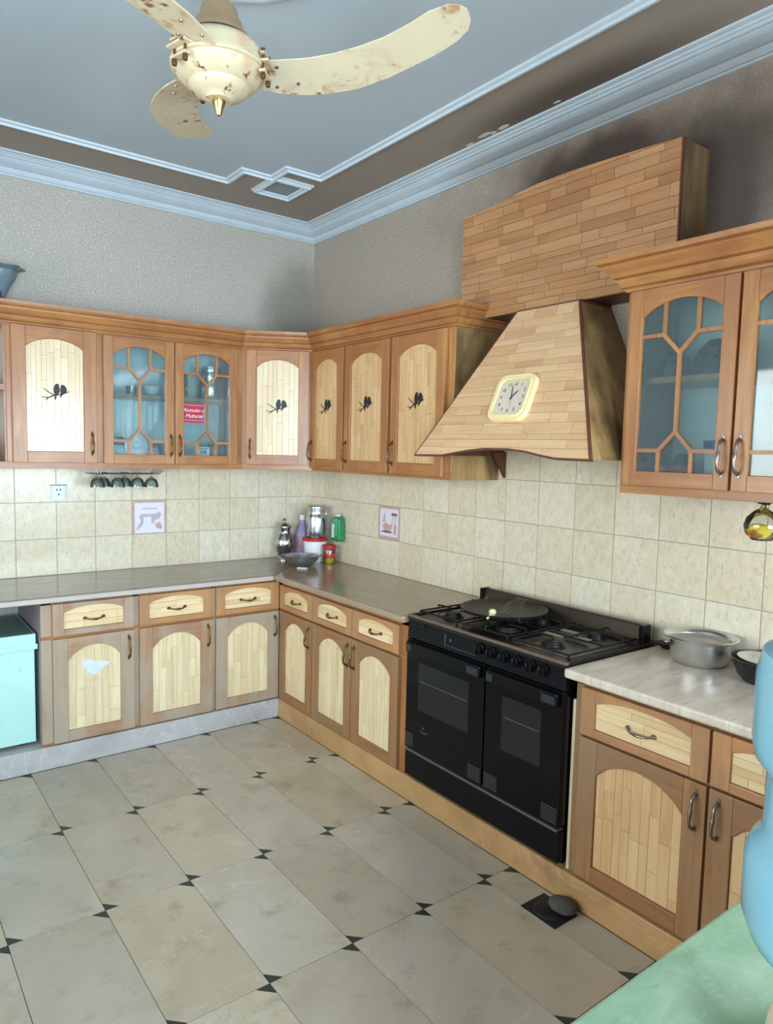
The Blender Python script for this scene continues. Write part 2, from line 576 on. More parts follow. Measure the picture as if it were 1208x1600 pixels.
def glass(name, tint, gloss=.12, rough=.03, solid=0.0, solid_col='88a0a0'):
    m = bpy.data.materials.new(name)
    m.use_nodes = True
    nt = m.node_tree
    for n in list(nt.nodes):
        nt.nodes.remove(n)
    out, tr, gl, mx = [nt.nodes.new(t) for t in ('ShaderNodeOutputMaterial', 'ShaderNodeBsdfTransparent', 'ShaderNodeBsdfGlossy', 'ShaderNodeMixShader')]
    tr.inputs[0].default_value = lin(tint)
    gl.inputs['Roughness'].default_value = rough
    fr = nt.nodes.new('ShaderNodeFresnel')
    fr.inputs[0].default_value = 1.5
    ad = nt.nodes.new('ShaderNodeMath')
    ad.operation = 'ADD'
    ad.inputs[1].default_value = gloss
    nt.links.new(fr.outputs[0], ad.inputs[0])
    nt.links.new(ad.outputs[0], mx.inputs[0])
    last = tr.outputs[0]
    if solid:
        df, m2 = nt.nodes.new('ShaderNodeBsdfDiffuse'), nt.nodes.new('ShaderNodeMixShader')
        df.inputs[0].default_value = lin(solid_col)
        m2.inputs[0].default_value = solid
        nt.links.new(tr.outputs[0], m2.inputs[1])
        nt.links.new(df.outputs[0], m2.inputs[2])
        last = m2.outputs[0]
    nt.links.new(last, mx.inputs[1])
    nt.links.new(gl.outputs[0], mx.inputs[2])
    nt.links.new(mx.outputs[0], out.inputs[0])
    return m


GLASS = glass('cabinet_glass', 'eef8f8', .015, .04, .08, 'b0ccd2')
THIN = glass('thin_clear_glass', 'f2f6f4', .03, .02, .03, 'c0c8c6')
CLEAR = glass('clear_glass', 'e2ecec', .06, .02, .1, 'b0bab8')
FROST = glass('frosted_petal_glass', 'a8bcc4', .05, .2, .55, '8fa6b0')
JARG = glass('clear_jar_plastic', 'f0ead8', .05, .05)
BOTTLE = glass('blue_bottle_plastic', 'aae2f4', .04, .2, .62, 'a0e2f6')
WINGLASS = glass('window_glass', 'f4faff', .0, .0)

# ------------------------------------------------------------------ the room
XW, YR, ZC = -4.0, -5.4, 2.95
TV, Z0T = 0.196, 0.8333
# walls
struct('wall_left', M().box(XW - .15, .15, 0, .15, 0, ZC), WALL_L)
wl = bpy.data.objects['wall_left']
struct('wall_right', M().box(0, .15, YR - .15, 0, 0, ZC), WALL_R)
wr = bpy.data.objects['wall_right']
# side wall with a wide window, rear wall with a window and a glazed door opening
struct('wall_side', M().box(XW - .15, XW, YR - .15, -3.6, 0, ZC).box(XW - .15, XW, -1.0, 0, 0, ZC).box(XW - .15, XW, -3.6, -1.0, 0, .8).box(XW - .15, XW, -3.6, -1.0, 2.3, ZC), WALL_PLAIN)
struct('wall_rear', M().box(XW, -3.55, YR - .15, YR, 0, ZC).box(-3.55, -2.25, YR - .15, YR, 2.4, ZC).box(-3.55, -2.25, YR - .15, YR, 0, .2).box(-2.25, -1.55, YR - .15, YR, 0, ZC)
       .box(-1.55, -.1, YR - .15, YR, 0, .9).box(-1.55, -.1, YR - .15, YR, 2.1, ZC).box(-.1, 0, YR - .15, YR, 0, ZC), WALL_PLAIN)
for nm, (a, b, c, d, ax) in {'window_1': (-3.6, -1.0, .8, 2.3, 'x'), 'window_2': (-1.55, -.1, .9, 2.1, 'y'), 'window_3': (-3.55, -2.25, .2, 2.4, 'y')}.items():
    q = M()
    t = .045
    n = 3 if ax == 'x' else 2
    cuts = [a + (b - a) * i / n for i in range(n + 1)]

    def bb(u0, u1, z0, z1):
        if ax == 'x':
            q.box(XW - .1, XW - .05, u0, u1, z0, z1)
        else:
            q.box(u0, u1, YR - .1, YR - .05, z0, z1)
    bb(a, b, c, c + t); bb(a, b, d - t, d)
    for k in cuts:
        bb(max(a, k - t / 2), min(b, k + t / 2), c + t, d - t)
    fr = struct(nm, q, WHITE_P)
    for i in range(n):
        if ax == 'x':
            pm = M().box(XW - .078, XW - .074, cuts[i] + t / 2, cuts[i + 1] - t / 2, c + t, d - t)
        else:
            pm = M().box(cuts[i] + t / 2, cuts[i + 1] - t / 2, YR - .078, YR - .074, c + t, d - t)
        node('pane', pm, WINGLASS, fr)

# tiles on the two kitchen walls: every tile a piece of its wall
tile_mesh = {}


def tile_piece(parent, axis, a0, a1, z0, z1, mats=None):
    g = .0008
    wdt, h = round(a1 - a0 - 2 * g, 4), round(z1 - z0 - 2 * g, 4)
    if wdt < .01:
        return
    key = (axis, wdt, h)
    if key not in tile_mesh:
        q = M()
        b = .0012
        t = .006
        if axis == 'x':   # on the left wall (plane y = 0), faces -y
            q.add([(0, 0, 0), (wdt, 0, 0), (wdt, 0, h), (0, 0, h), (b, -t, b), (wdt - b, -t, b), (wdt - b, -t, h - b), (b, -t, h - b)],
                  [(4, 5, 6, 7), (0, 1, 5, 4), (1, 2, 6, 5), (2, 3, 7, 6), (3, 0, 4, 7), (3, 2, 1, 0)])
        else:
            q.add([(0, 0, 0), (0, -wdt, 0), (0, -wdt, h), (0, 0, h), (-t, -b, b), (-t, -wdt + b, b), (-t, -wdt + b, h - b), (-t, -b, h - b)],
                  [(4, 5, 6, 7), (0, 1, 5, 4), (1, 2, 6, 5), (2, 3, 7, 6), (3, 0, 4, 7), (3, 2, 1, 0)])
        tile_mesh[key] = q.mesh('tile', TILE)
    loc = (a0 + g, -.002, z0 + g) if axis == 'x' else (-.002, -a0 - g, z0 + g)
    return node('tile', tile_mesh[key], parent=parent, loc=loc)


gl_ = node('grout_bed', M().box(-2.65, -.002, -.0055, 0, .80, 1.43), GROUT, wl)
gr_ = node('grout_bed', M().box(-.0055, 0, -4.4, -.0055, .80, 1.62), GROUT, wr)
decor_left = decor_right = None
xs = [0.0] + [-.19 - .2 * k for k in range(13)]
for j in range(3):
    for i in range(len(xs) - 1):
        a0, a1 = xs[i + 1], xs[i]
        z0 = Z0T + TV * j
        if j == 1 and i == 5:
            decor_left = (a0, a1, z0, z0 + TV)
            pass
        t = tile_piece(wl, 'x', a0, a1, z0, z0 + TV)
ys = [0.0, .1816] + [.3816 + .2 * k for k in range(21)]
for j in range(4):
    for i in range(len(ys) - 1):
        a0, a1 = ys[i], ys[i + 1]
        z0 = Z0T + TV * j
        if j == 3 and (a1 < 1.7 or a0 > 2.65):
            continue
        if j == 1 and 3 <= i <= 5 and abs(a0 - .7816) < .01:
            decor_right = (a0, a1, z0, z0 + TV)
        tile_piece(wr, 'y', a0, a1, z0, z0 + TV)

# floor: marble slabs 0.29 x 0.60 with two trimmed corners and dark inlays
TX, TY, FX, FY = .2905, .603, -.6799, -1.1765
fl = struct('floor', M().box(XW - .15, .15, YR - .15, .15, -.1, -.006), plain('cement_bed', '4c463e', .8))
slab_mesh, inl_mesh = {}, {}
K = .044
gx = [-.546, FX] + [FX - TX * (i + 1) for i in range(12)]
gy = [FY + TY] + [FY - TY * j for j in range(8)]
gx = [g for g in gx if g > XW] + [XW]
gy = [g for g in gy if g > YR] + [YR]
for i in range(len(gx) - 1):
    for j in range(len(gy) - 1):
        x1, x0, y1, y0 = gx[i], gx[i + 1], gy[j], gy[j + 1]
        W_, H_ = round(x1 - x0, 4), round(y1 - y0, 4)
        key = (W_, H_)
        if key not in slab_mesh:
            g = .0011
            k = min(K, W_ * .45)
            P = [(g + K, g), (W_ - g, g), (W_ - g, H_ - g - k), (W_ - g - k, H_ - g), (g, H_ - g), (g, g + K)]
            slab_mesh[key] = M().prism(P, 'z', -.006, 0).mesh('floor_slab', SLAB)
        node('floor_slab', slab_mesh[key], parent=fl, loc=(x0, y0, 0))
        if 'a' not in inl_mesh:
            e = .0012
            inl_mesh['a'] = M().prism([(e, e), (K - 2 * e, e), (e, K - 2 * e)], 'z', -.006, 0).mesh('corner_inlay', INLAY)
            inl_mesh['b'] = M().prism([(-e, -e), (-K + 2 * e, -e), (-e, -K + 2 * e)], 'z', -.006, 0).mesh('corner_inlay', INLAY)
        node('corner_inlay', inl_mesh['a'], parent=fl, loc=(x0, y0, 0))
        node('corner_inlay', inl_mesh['b'], parent=fl, loc=(x1, y1, 0))

# ceiling: brown border, blue field, mouldings
ce = struct('ceiling', M().box(XW - .15, .15, YR - .15, .15, ZC, ZC + .15), CEIL_BROWN)
TP = [(-3.55, -.47), (-.82, -.47), (-.82, -.66), (-.655, -.66), (-.655, -.82), (-.46, -.82), (-.46, -4.93), (-3.55, -4.93)]
node('ceiling_field', M().prism(TP, 'z', ZC - .004, ZC), CEIL_BLUE, ce)
tprof = [(-.026, ZC), (-.026, ZC - .010), (-.015, ZC - .012), (-.015, ZC - .007), (-.010, ZC - .020), (.004, ZC - .024), (.008, ZC - .010), (.012, ZC - .014), (.024, ZC - .012), (.027, ZC)]
struct('trim_1', M().sweep(TP, tprof, closed=True), PLASTER)
SQ = [(-.645, -.445), (-.445, -.445), (-.445, -.675), (-.645, -.675)]
struct('trim_2', M().sweep(SQ, [(a * .75, b) for a, b in tprof], closed=True), PLASTER)
node('ceiling_square', M().prism(SQ, 'z', ZC - .004, ZC), plain('grey_square_paint', '868e92', .6), ce)
cprof = [(0, 2.866), (.012, 2.866), (.014, 2.872), (.010, 2.875), (.016, 2.878), (.022, 2.886), (.028, 2.898), (.026, 2.901), (.034, 2.902), (.046, 2.907), (.064, 2.915), (.078, 2.926), (.078, 2.931), (.090, 2.930), (.096, 2.935), (.096, 2.939), (.106, 2.937), (.112, 2.941), (.112, 2.945), (.122, 2.942), (.136, 2.944), (.138, ZC), (0, ZC)]
CROWN_M = Mat('sooty_white_plaster', .5)
v = CROWN_M.coord(rand=False)
cc = CROWN_M.mix('c4ced4', 'b4bec4', CROWN_M.noise(v, 9, 3))
for sy, ry, am, co in ((-2.55, 1.3, .55, '5c5850'), (-1.75, .5, .3, '6e6a60')):
    mp = CROWN_M.n('ShaderNodeMapping')
    tc = CROWN_M.n('ShaderNodeTexCoord')
    CROWN_M.l(tc.outputs['Object'], mp.inputs[0])
    mp.inputs['Location'].default_value = (0, -sy / ry, -2.895 / .045)
    mp.inputs['Scale'].default_value = (1 / .2, 1 / ry, 1 / .045)
    ln = CROWN_M.n('ShaderNodeVectorMath', operation='LENGTH')
    CROWN_M.l(mp.outputs[0], ln.inputs[0])
    mr = CROWN_M.n('ShaderNodeMapRange', interpolation_type='SMOOTHSTEP')
    mr.inputs['From Min'].default_value, mr.inputs['From Max'].default_value = 1.3, .3
    mr.inputs['To Max'].default_value = am
    CROWN_M.l(ln.outputs['Value'], mr.inputs['Value'])
    cc = CROWN_M.mix(cc, co, mr.outputs[0])
CROWN_M.col(cc)
CROWN_M = CROWN_M.mat
struct('trim_3', M().sweep([(XW, YR), (XW, 0), (0, 0), (0, YR)], cprof, closed=True), CROWN_M)
q = M()
for k, (x, y, r) in enumerate([(-.168, -1.72, .03), (-.155, -1.76, .018), (-.16, -1.83, .022), (-.15, -1.61, .016), (-.16, -2.12, .012)]):
    pts = [(x + r * (.6 + .5 * random.random()) * math.cos(a * PI / 5) * .55, y + r * (.7 + .6 * random.random()) * math.sin(a * PI / 5) * 1.3) for a in range(10)]
    q.prism(pts, 'z', ZC - .0015, ZC)
node('bare_patch', q, FLAKE, ce, label='flaked patches of bare plaster')
medallion = [(0, 2.925), (.08, 2.93), (.1, 2.922), (.2, 2.93), (.3, 2.925), (.33, 2.918), (.36, 2.922), (.385, 2.935), (.39, 2.95), (0, 2.95)]
node('ceiling_rose', M().lathe([(r, z) for r, z in medallion], (-1.651, -2.236, 0), 48, wob=lambda a, z: 1 + .012 * math.cos(16 * a)), PLASTER, ce, smooth=True)

# plinth platform the cabinets stand on
struct('baseboard_left', M().prism([(-.546, -.572), (-1.955, -.572), (-2.02, -.55), (-2.75, -.50), (-2.75, 0), (0, 0), (0, -.572)], 'z', 0, .108), PLINTH_L, bevel=.004)
struct('baseboard_right', M().box(-.546, 0, -4.4, -.5725, 0, .108), PLINTH_R, bevel=.004)

# ------------------------------------------------------------------ joinery
RY = -PI / 2   # right wall frame: local x runs along the wall (= -world y), local -y faces the room


def arch_poly(x0, x1, z0, zs, rise, n=12):
    P = [(x0, z0), (x1, z0), (x1, zs)]
    for i in range(1, n):
        t = i / n
        P.append((x1 + (x0 - x1) * t, zs + rise * (1 - (2 * t - 1) ** 2) ** .8))
    P.append((x0, zs))
    return P


def door_frame(w, h, st, br, tr, rise, th, off=0):
    """stiles, rails and an arched top rail; local x 0..w, z 0..h, front at y=-th"""
    q = M()
    q.box(0, st, -th, 0, 0, h, 0)
    q.box(w - st, w, -th, 0, 0, h, 0)
    q.box(st, w - st, -th, 0, 0, br, 1)
    zs = h - tr - rise
    P = arch_poly(st, w - st, 0, zs, rise)[2:]
    vs, fs = [], []
    n = len(P)
    for y in (-th, 0):
        for x, z in P:
            vs.append((x, y, z))
        for x, z in P:
            vs.append((x, y, h))
    for i in range(n - 1):
        fs += [(i, i + 1, n + i + 1, n + i), (2 * n + i, 3 * n + i, 3 * n + i + 1, 2 * n + i + 1), (i, 2 * n + i, 2 * n + i + 1, i + 1), (n + i, n + i + 1, 3 * n + i + 1, 3 * n + i)]
    fs += [(0, n, 3 * n, 2 * n), (n - 1, 3 * n - 1, 4 * n - 1, 2 * n - 1)]
    q.add(vs, fs, 1)
    return q, zs


def strips(parent, poly, mat, horiz=False, band=(.022, .038), length=(.07, .30), y=-.008, th=.004, name='strip', seed=0, gap=.0005, place=None):
    """lay pale strips over an outline; each strip is one piece"""
    rnd = random.Random(seed)
    X0, X1 = min(p[0] for p in poly), max(p[0] for p in poly)
    Z0, Z1 = min(p[1] for p in poly), max(p[1] for p in poly)
    a, A, b, B = (Z0, Z1, X0, X1) if horiz else (X0, X1, Z0, Z1)
    n = 0
    while a < A - .004:
        wd = rnd.uniform(*band)
        if A - a - wd < band[0] * .6:
            wd = A - a
        t = b - rnd.uniform(0, length[0])
        while t < B:
            ln_ = rnd.uniform(*length)
            r = (t, t + ln_, a, a + wd) if horiz else (a, a + wd, t, t + ln_)
            pc = clip(poly, r[0] + gap, r[1] - gap, r[2] + gap, r[3] - gap)
            if pc:
                cx, cz = r[0], r[2]
                pc = [(u - cx, v - cz) for u, v in pc]
                jut = rnd.uniform(0, .0008)
                node(name, M().prism(pc, 'y', -th - jut, 0), mat, parent, loc=(cx, y, cz))
                n += 1
            t += ln_
        a += wd
    return n


def make_handle(L=.105, out=.026):
    q = M()
    pts, rs = [], []
    N = 14
    for i in range(N + 1):
        t = i / N
        s = (t - .5) * L
        o = out * (1 - abs(2 * t - 1) ** 5) * .9 + .002 + .003 * math.sin(t * 2 * PI)
        pts.append((0, -o, s))
        rs.append(.0042 + .0022 * math.exp(-((t - .5) / .13) ** 2) + .0015 * math.exp(-((abs(t - .5) - .4) / .06) ** 2))
    q.tube(pts, rs, 10)
    for s in (-1, 1):
        q.lathe([(0, -.001), (.008, -.001), (.008, .0), (.0075, .003), (0, .0035)], n=12)
        k = len(q.v) - 12 * 5
        for j in range(k, len(q.v)):
            vx = q.v[j]
            q.v[j] = Vector((vx.x * .8, -vx.z, vx.y * 1.4 + s * L * .5))
    return q


def make_drawer_pull(L=.085, out=.022):
    q = M()
    pts, rs = [], []
    N = 14
    for i in range(N + 1):
        t = i / N
        s = (t - .5) * L
        pts.append((s, -out * (1 - abs(2 * t - 1) ** 4) * .9 - .002, -.006 * math.sin(PI * t)))
        rs.append(.0034 + .0025 * math.exp(-((t - .5) / .12) ** 2))
    q.tube(pts, rs, 10)
    for s in (-1, 1):
        k = len(q.v)
        q.lathe([(0, -.001), (.008, -.001), (.008, .0), (.006, .003), (0, .0035)], n=12)
        for j in range(k, len(q.v)):
            vx = q.v[j]
            q.v[j] = Vector((vx.x * 1.3 + s * L * .5, -vx.z, vx.y))
    return q


HM = {'brass': make_handle().mesh('handle', BRASS, True), 'nickel': make_handle(.11, .03).mesh('handle', NICKEL, True)}
PM = {'brass': make_drawer_pull().mesh('pull', BRASS, True), 'nickel': make_drawer_pull(.09).mesh('pull', NICKEL, True)}

# pair of birds on a twig, black sticker
def bird_mesh():
    q = M()
    S = .00066
    def P(pts):
        q.prism([((x - 388) * S, (992 - y) * S) for x, y in pts], 'y', -.0012, 0)
    P([(402, 930), (413, 936), (412, 950), (417, 965), (418, 985), (410, 1003), (398, 1012), (390, 1048), (380, 1046), (384, 1012), (375, 995), (373, 970), (382, 945), (392, 932)])
    P([(425, 943), (436, 935), (450, 940), (463, 956), (468, 975), (464, 992), (452, 1000), (440, 1006), (424, 1030), (417, 1027), (424, 1003), (420, 985), (421, 965)])
    def seg(a, b, w0, w1):
        dx, dy = b[0] - a[0], b[1] - a[1]
        l = math.hypot(dx, dy)
        nx, ny = -dy / l, dx / l
        P([(a[0] + nx * w0, a[1] + ny * w0), (b[0] + nx * w1, b[1] + ny * w1), (b[0] - nx * w1, b[1] - ny * w1), (a[0] - nx * w0, a[1] - ny * w0)])
    seg((484, 984), (440, 1003), 2, 4); seg((440, 1003), (375, 1018), 4, 5); seg((375, 1018), (330, 1040), 5, 4); seg((335, 1040), (318, 1056), 4, 2)
    seg((340, 1036), (290, 1033), 4, 2); seg((378, 1014), (345, 998), 4, 3); seg((345, 998), (303, 968), 4, 2)
    return q.mesh('bird_sticker', DECAL)


BIRD = bird_mesh()


def solid_door(parent, x, z, w, h, yf, mats, smat, handle, hmat='brass', seed=0, st=.06, br=.055, tr=.052, rise=.04, th=.02, bird=None, hz=None, band=(.02, .036), length=(.07, .3)):
    q, zs = door_frame(w, h, st, br, tr, rise, th)
    q.box(st - .004, w - st + .004, -.006, 0, br - .004, h - tr + .001, 2)
    d = node('door', q, [mats[0], mats[1], BACKER], parent, loc=(x, yf, z), bevel=.0022)
    P = arch_poly(st + .001, w - st - .001, br + .001, zs, rise - .001)
    strips(d, P, smat, y=-.006, th=.005, seed=seed, band=band, length=length)
    hx = {'l': st * .42, 'r': w - st * .42}[handle]
    zz = hz if hz is not None else h - .085
    node('handle', HM[hmat], parent=d, loc=(hx, -th, zz))
    if bird is not None:
        node('bird_sticker', BIRD, parent=d, loc=(w / 2 + bird[0], -.0122, bird[1]), label='black sticker of two birds on a twig')
    return d


def drawer(parent, x, z, w, h, yf, mats, smat, hmat='brass', seed=0, st=.045, th=.02):
    q, zs = door_frame(w, h, st, .028, .018, .028, th)
    q.box(st - .004, w - st + .004, -.006, 0, .024, h - .017, 2)
    d = node('drawer', q, [mats[0], mats[1], BACKER], parent, loc=(x, yf, z), bevel=.0022)
    P = arch_poly(st + .001, w - st - .001, .029, zs, .027)
    strips(d, P, smat, True, band=(.022, .04), length=(.12, .3), y=-.006, th=.005, seed=seed)
    node('handle', PM[hmat], parent=d, loc=(w / 2, -.0125, h * .47))
    return d


def glass_door(parent, x, z, w, h, yf, mats, handle, hmat='brass', st=.048, br=.05, tr=.045, rise=.05, th=.02, hz=.1):
    q, zs = door_frame(w, h, st, br, tr, rise, th)
    d = node('door', q, [mats[0], mats[1]], parent, loc=(x, yf, z), bevel=.0022)
    W, H = w - 2 * st, h - br - tr

    def ztop(u):
        return zs + rise * max(0, 1 - (2 * u - 1) ** 2) ** .8

    def P(u, v):
        return st + u * W, br + v * H
    mw = .0125
    segs = [((0, .8), (.29, .8)), ((.29, .8), (.5, .69)), ((.5, .69), (.71, .8)), ((.71, .8), (1, .8)), ((.5, .69), (.5, .235)), ((.5, .235), (.29, .125)), ((.5, .235), (.71, .125)),
            ((0, .125), (.29, .125)), ((.71, .125), (1, .125)), ((.29, .125), (.29, 0)), ((.71, .125), (.71, 0)), ((.29, .8), (.29, None)), ((.71, .8), (.71, None))]
    for ib, (a, b) in enumerate(segs):
        pa = P(*a)
        pb = P(*b) if b[1] is not None else (P(b[0], 0)[0], ztop(b[0]))
        dx, dz = pb[0] - pa[0], pb[1] - pa[1]
        l = math.hypot(dx, dz)
        ux, uz = dx / l, dz / l
        nx, nz = -uz * mw / 2, ux * mw / 2
        e = .0065
        A = (pa[0] - ux * e, pa[1] - uz * e)
        B = (pb[0] + ux * e, pb[1] + uz * e)
        node('glazing_bar', M().prism([(A[0] + nx, A[1] + nz), (B[0] + nx, B[1] + nz), (B[0] - nx, B[1] - nz), (A[0] - nx, A[1] - nz)], 'y', -th + .002 + ib * .00022, -.0042 + ib * .00008), mats[0], d)
    top = [(1, None), (.855, None), (.71, None)], [(.71, None), (.6, None), (.5, None), (.4, None), (.29, None)], [(.29, None), (.145, None), (0, None)]
    panes = [[(.71, .8), (1, .8)] + top[0], [(.29, .8), (.5, .69), (.71, .8)] + top[1], [(0, .8), (.29, .8)] + top[2],
             [(0, .125), (.29, .125), (.5, .235), (.5, .69), (.29, .8), (0, .8)], [(1, .8), (.71, .8), (.5, .69), (.5, .235), (.71, .125), (1, .125)],
             [(0, 0), (.29, 0), (.29, .125), (0, .125)], [(.29, 0), (.71, 0), (.71, .125), (.5, .235), (.29, .125)], [(.71, 0), (1, 0), (1, .125), (.71, .125)]]
    for pl in panes:
        pts = [P(u, v) if v is not None else (P(u, 0)[0], ztop(u)) for u, v in pl]
        cx, cz = sum(p[0] for p in pts) / len(pts), sum(p[1] for p in pts) / len(pts)
        pts = [(cx + (a - cx) * .985, cz + (b - cz) * .985) for a, b in pts]
        node('glass_pane', M().prism(pts, 'y', -.008, -.005), GLASS, d)
    hx = {'l': st * .45, 'r': w - st * .45}[handle]
    node('handle', HM[hmat], parent=d, loc=(hx, -th, hz))
    return d


UP = (W_UP_Z, W_UP_X)
DR = (W_DR_Z, W_DR_X)
BA = (W_BA_Z, W_BA_X)
BR = (W_BR_Z, W_BR_X)
ZB, ZT = 1.415, 2.13
YU = -.302     # face frame plane of the wall cabinets (doors stand 2 cm proud)
crown_prof = [(0, 2.100), (.009, 2.101), (.011, 2.108), (.008, 2.111), (.016, 2.113), (.022, 2.122), (.026, 2.134), (.024, 2.138), (.034, 2.140), (.040, 2.150), (.048, 2.162), (.050, 2.170), (.048, 2.174), (.060, 2.176), (.064, 2.184), (.067, 2.197), (0, 2.197)]
YF = -.31
CP = [(-2.75, YF), (-.65, YF), (-.31, -.515), (-.31, -1.728), (0, -1.728)]

# ---- wall cabinets on the left wall
OX, OY, OZ = -1.7, 0, ZB
t = thing('wall_cabinet', 'long honey wood wall cabinet on the left wall, one solid and two glazed doors', 'cabinet', (OX, OY, OZ))
o = (-OX, -OY, -OZ)
q = M(o)
q.box(-2.75, -.655, YU, -.0065, ZB, ZB + .018, 1).box(-2.75, -.655, YU, -.0065, ZT - .02, ZT, 1).box(-2.75, -.655, -.018, -.0065, ZB + .018, ZT - .02, 2)
for x in (-2.75, -1.875, -1.452, -.672):
    q.box(x, x + .016, YU, -.018, ZB + .018, ZT - .02, 0)
node('carcass', q, [W_UP_Z, W_UP_X, CAB_IN], t)
for a, b in ((-1.859, -1.452), (-1.436, -.672), (-2.734, -1.875)):
    node('shelf', M(o).box(a, b, YU + .03 if a > -2 else YU, -.018, 1.792, 1.808), W_UP_X, t)
q = M(o)
ff = YU - .008
for a, b in ((-2.75, -2.72), (-1.867, -1.84), (-1.465, -1.42), (-.700, -.652)):
    q.box(a, b, ff, YU, ZB + .034, 2.092, 0)
q.box(-2.75, -.652, ff, YU, ZB, ZB + .034, 1).box(-2.75, -.652, ff, YU, 2.092, ZT, 1)
q.box(-2.72, -1.867, ff, YU, 1.785, 1.815, 1)
node('face_frame', q, [W_UP_Z, W_UP_X], t, bevel=.0015)
solid_door(t, -1.845 - OX, 1.445 - OZ, .385, .652, ff, UP, STRIP_UP_GLARE, 'r', seed=1, bird=(-.0, .345), hz=.098, st=.062, rise=.045)
glass_door(t, -1.427 - OX, 1.442 - OZ, .368, .65, ff, UP, 'r')
gb = glass_door(t, -1.054 - OX, 1.442 - OZ, .362, .65, ff, UP, 'l')
node('crown', M(o).sweep(CP, crown_prof, 0, 1), W_UP_X, t)
CAB_LEFT = t

# ---- corner wall cabinet with diagonal door
A, B = Vector((-.65, -.302)), Vector((-.302, -.515))
ang = math.atan2(B.y - A.y, B.x - A.x)
L_ = (B - A).length
t = thing('corner_wall_cabinet', 'honey wood diagonal corner wall cabinet with a single bird door', 'cabinet', (-.3, -.3, ZB))
o = (.3, .3, -ZB)
q = M(o)
PC = [(-.652, -.0065), (-.0065, -.0065), (-.0065, -.515), (-.302, -.515), (-.65, -.302)]
q.prism(PC, 'z', ZB, ZB + .018, 1).prism(PC, 'z', ZB + .03, ZT, 0)
node('carcass', q, [W_UP_Z, W_UP_X], t)
ffm = M()
ffm.box(.0, .03, -.008, 0, .034, .677, 0).box(L_ - .03, L_ - .002, -.008, 0, .034, .677, 0).box(0, L_ - .002, -.008, 0, 0, .034, 1).box(0, L_ - .002, -.008, 0, .677, .715, 1)
ffo = node('face_frame', ffm, [W_UP_Z, W_UP_X], t, loc=(A.x + .3, A.y + .3, 0), rot=(0, 0, ang), bevel=.0015)
d = solid_door(t, 0, 0, L_ - .052, .652, 0, UP, STRIP_UP_GLARE, 'l', seed=2, bird=(0, .335), hz=.09, st=.058, rise=.045)
dn = Vector((math.sin(ang), -math.cos(ang)))
dd = Vector((math.cos(ang), math.sin(ang)))
d.location = (A.x + .3 + dd.x * .024 + dn.x * .008, A.y + .3 + dd.y * .024 + dn.y * .008, .030)
d.rotation_euler = (0, 0, ang)
node('crown', M(o).sweep(CP, crown_prof, 1, 2), W_UP_X, t)

# ---- wall cabinet right of the corner
S0, S1 = .518, 1.728
t = thing('wall_cabinet', 'honey wood wall cabinet with three tall bird doors, left of the hood', 'cabinet', (0, -1.1, ZB), RY)
o = (-1.1, 0, -ZB)
q = M(o)
q.box(S0, S1 - .016, -.298, -.0065, ZB, ZT, 0)
node('carcass', q, [W_UP_Z], t)
q = M(o)
for a, b in ((S1 - .016, S1 - .001),):
    q.box(a, b, -.302, -.0065, ZB, ZT, 0)
node('end_panel', q, [W_SIDE], t, bevel=.001, label='plank-patterned end panel')
q = M(o)
for a, b in ((S0 - .012, S0 + .006), (.855, .884), (1.262, 1.294), (1.68, S1)):
    q.box(a, b, -.310, -.302, ZB + .03, 2.094, 0)
q.box(S0 - .012, S1, -.310, -.302, ZB, ZB + .03, 1).box(S0 - .012, S1, -.310, -.302, 2.094, ZT, 1)
node('face_frame', q, [W_UP_Z, W_UP_X], t, bevel=.0015)
for i, (a, b) in enumerate(((.522, .858), (.880, 1.265), (1.290, 1.682))):
    solid_door(t, a - 1.1, 1.43 - ZB, b - a, .665, -.310, UP, STRIP_UP, 'l', seed=10 + i, bird=(-.01, .35), hz=.1, st=.055, rise=.05, hmat='brass')
cr = M().sweep(CP, crown_prof, 2, 4)
cr.v = [Vector((-p.y - 1.1, p.x, p.z - ZB)) for p in cr.v]
node('crown', cr, W_UP_X, t)

# ---- glazed wall cabinet at the right
G0, G1 = 2.607, 3.80
t = thing('wall_cabinet', 'honey wood wall cabinet at the right edge with glazed doors and deep crown', 'cabinet', (0, -3.2, ZB), RY)
o = (-3.2, 0, -ZB)
q = M(o)
q.box(G0, G1, -.302, -.0065, ZB, ZB + .018, 1).box(G0, G1, -.302, -.0065, ZT - .02, ZT, 1).box(G0, G1, -.018, -.0065, ZB + .018, ZT - .02, 2)
for x in (G0, 3.395, G1 - .016):
    q.box(x, x + .016, -.302, -.018, ZB + .018, ZT - .02, 0)
node('carcass', q, [W_UP_Z, W_UP_X, CAB_IN], t)
for a, b in ((G0 + .016, 3.395), (3.411, G1 - .016)):
    node('shelf', M(o).box(a, b, -.27, -.018, 1.792, 1.812), W_UP_X, t)
q = M(o)
for a, b in ((G0, 2.636), (2.995, 3.016), (3.372, 3.40), (G1 - .03, G1)):
    q.box(a, b, -.310, -.302, ZB + .034, 2.096, 0)
q.box(G0, G1, -.310, -.302, ZB, ZB + .034, 1).box(G0, G1, -.310, -.302, 2.096, ZT, 1)
node('face_frame', q, [W_UP_Z, W_UP_X], t, bevel=.0015)
for a, b, hd in ((2.628, 3.001, 'r'), (3.010, 3.383, 'l'), (3.39, 3.77, 'r')):
    glass_door(t, a - 3.2, 1.444 - ZB, b - a, .655, -.310, UP, hd, 'nickel', hz=.105)
big = [(0, 2.102), (.008, 2.103), (.011, 2.112), (.008, 2.116), (.020, 2.119), (.028, 2.134), (.032, 2.144), (.029, 2.148), (.044, 2.150), (.054, 2.164), (.070, 2.180), (.074, 2.188), (.071, 2.192), (.086, 2.194), (.092, 2.210), (0, 2.210)]
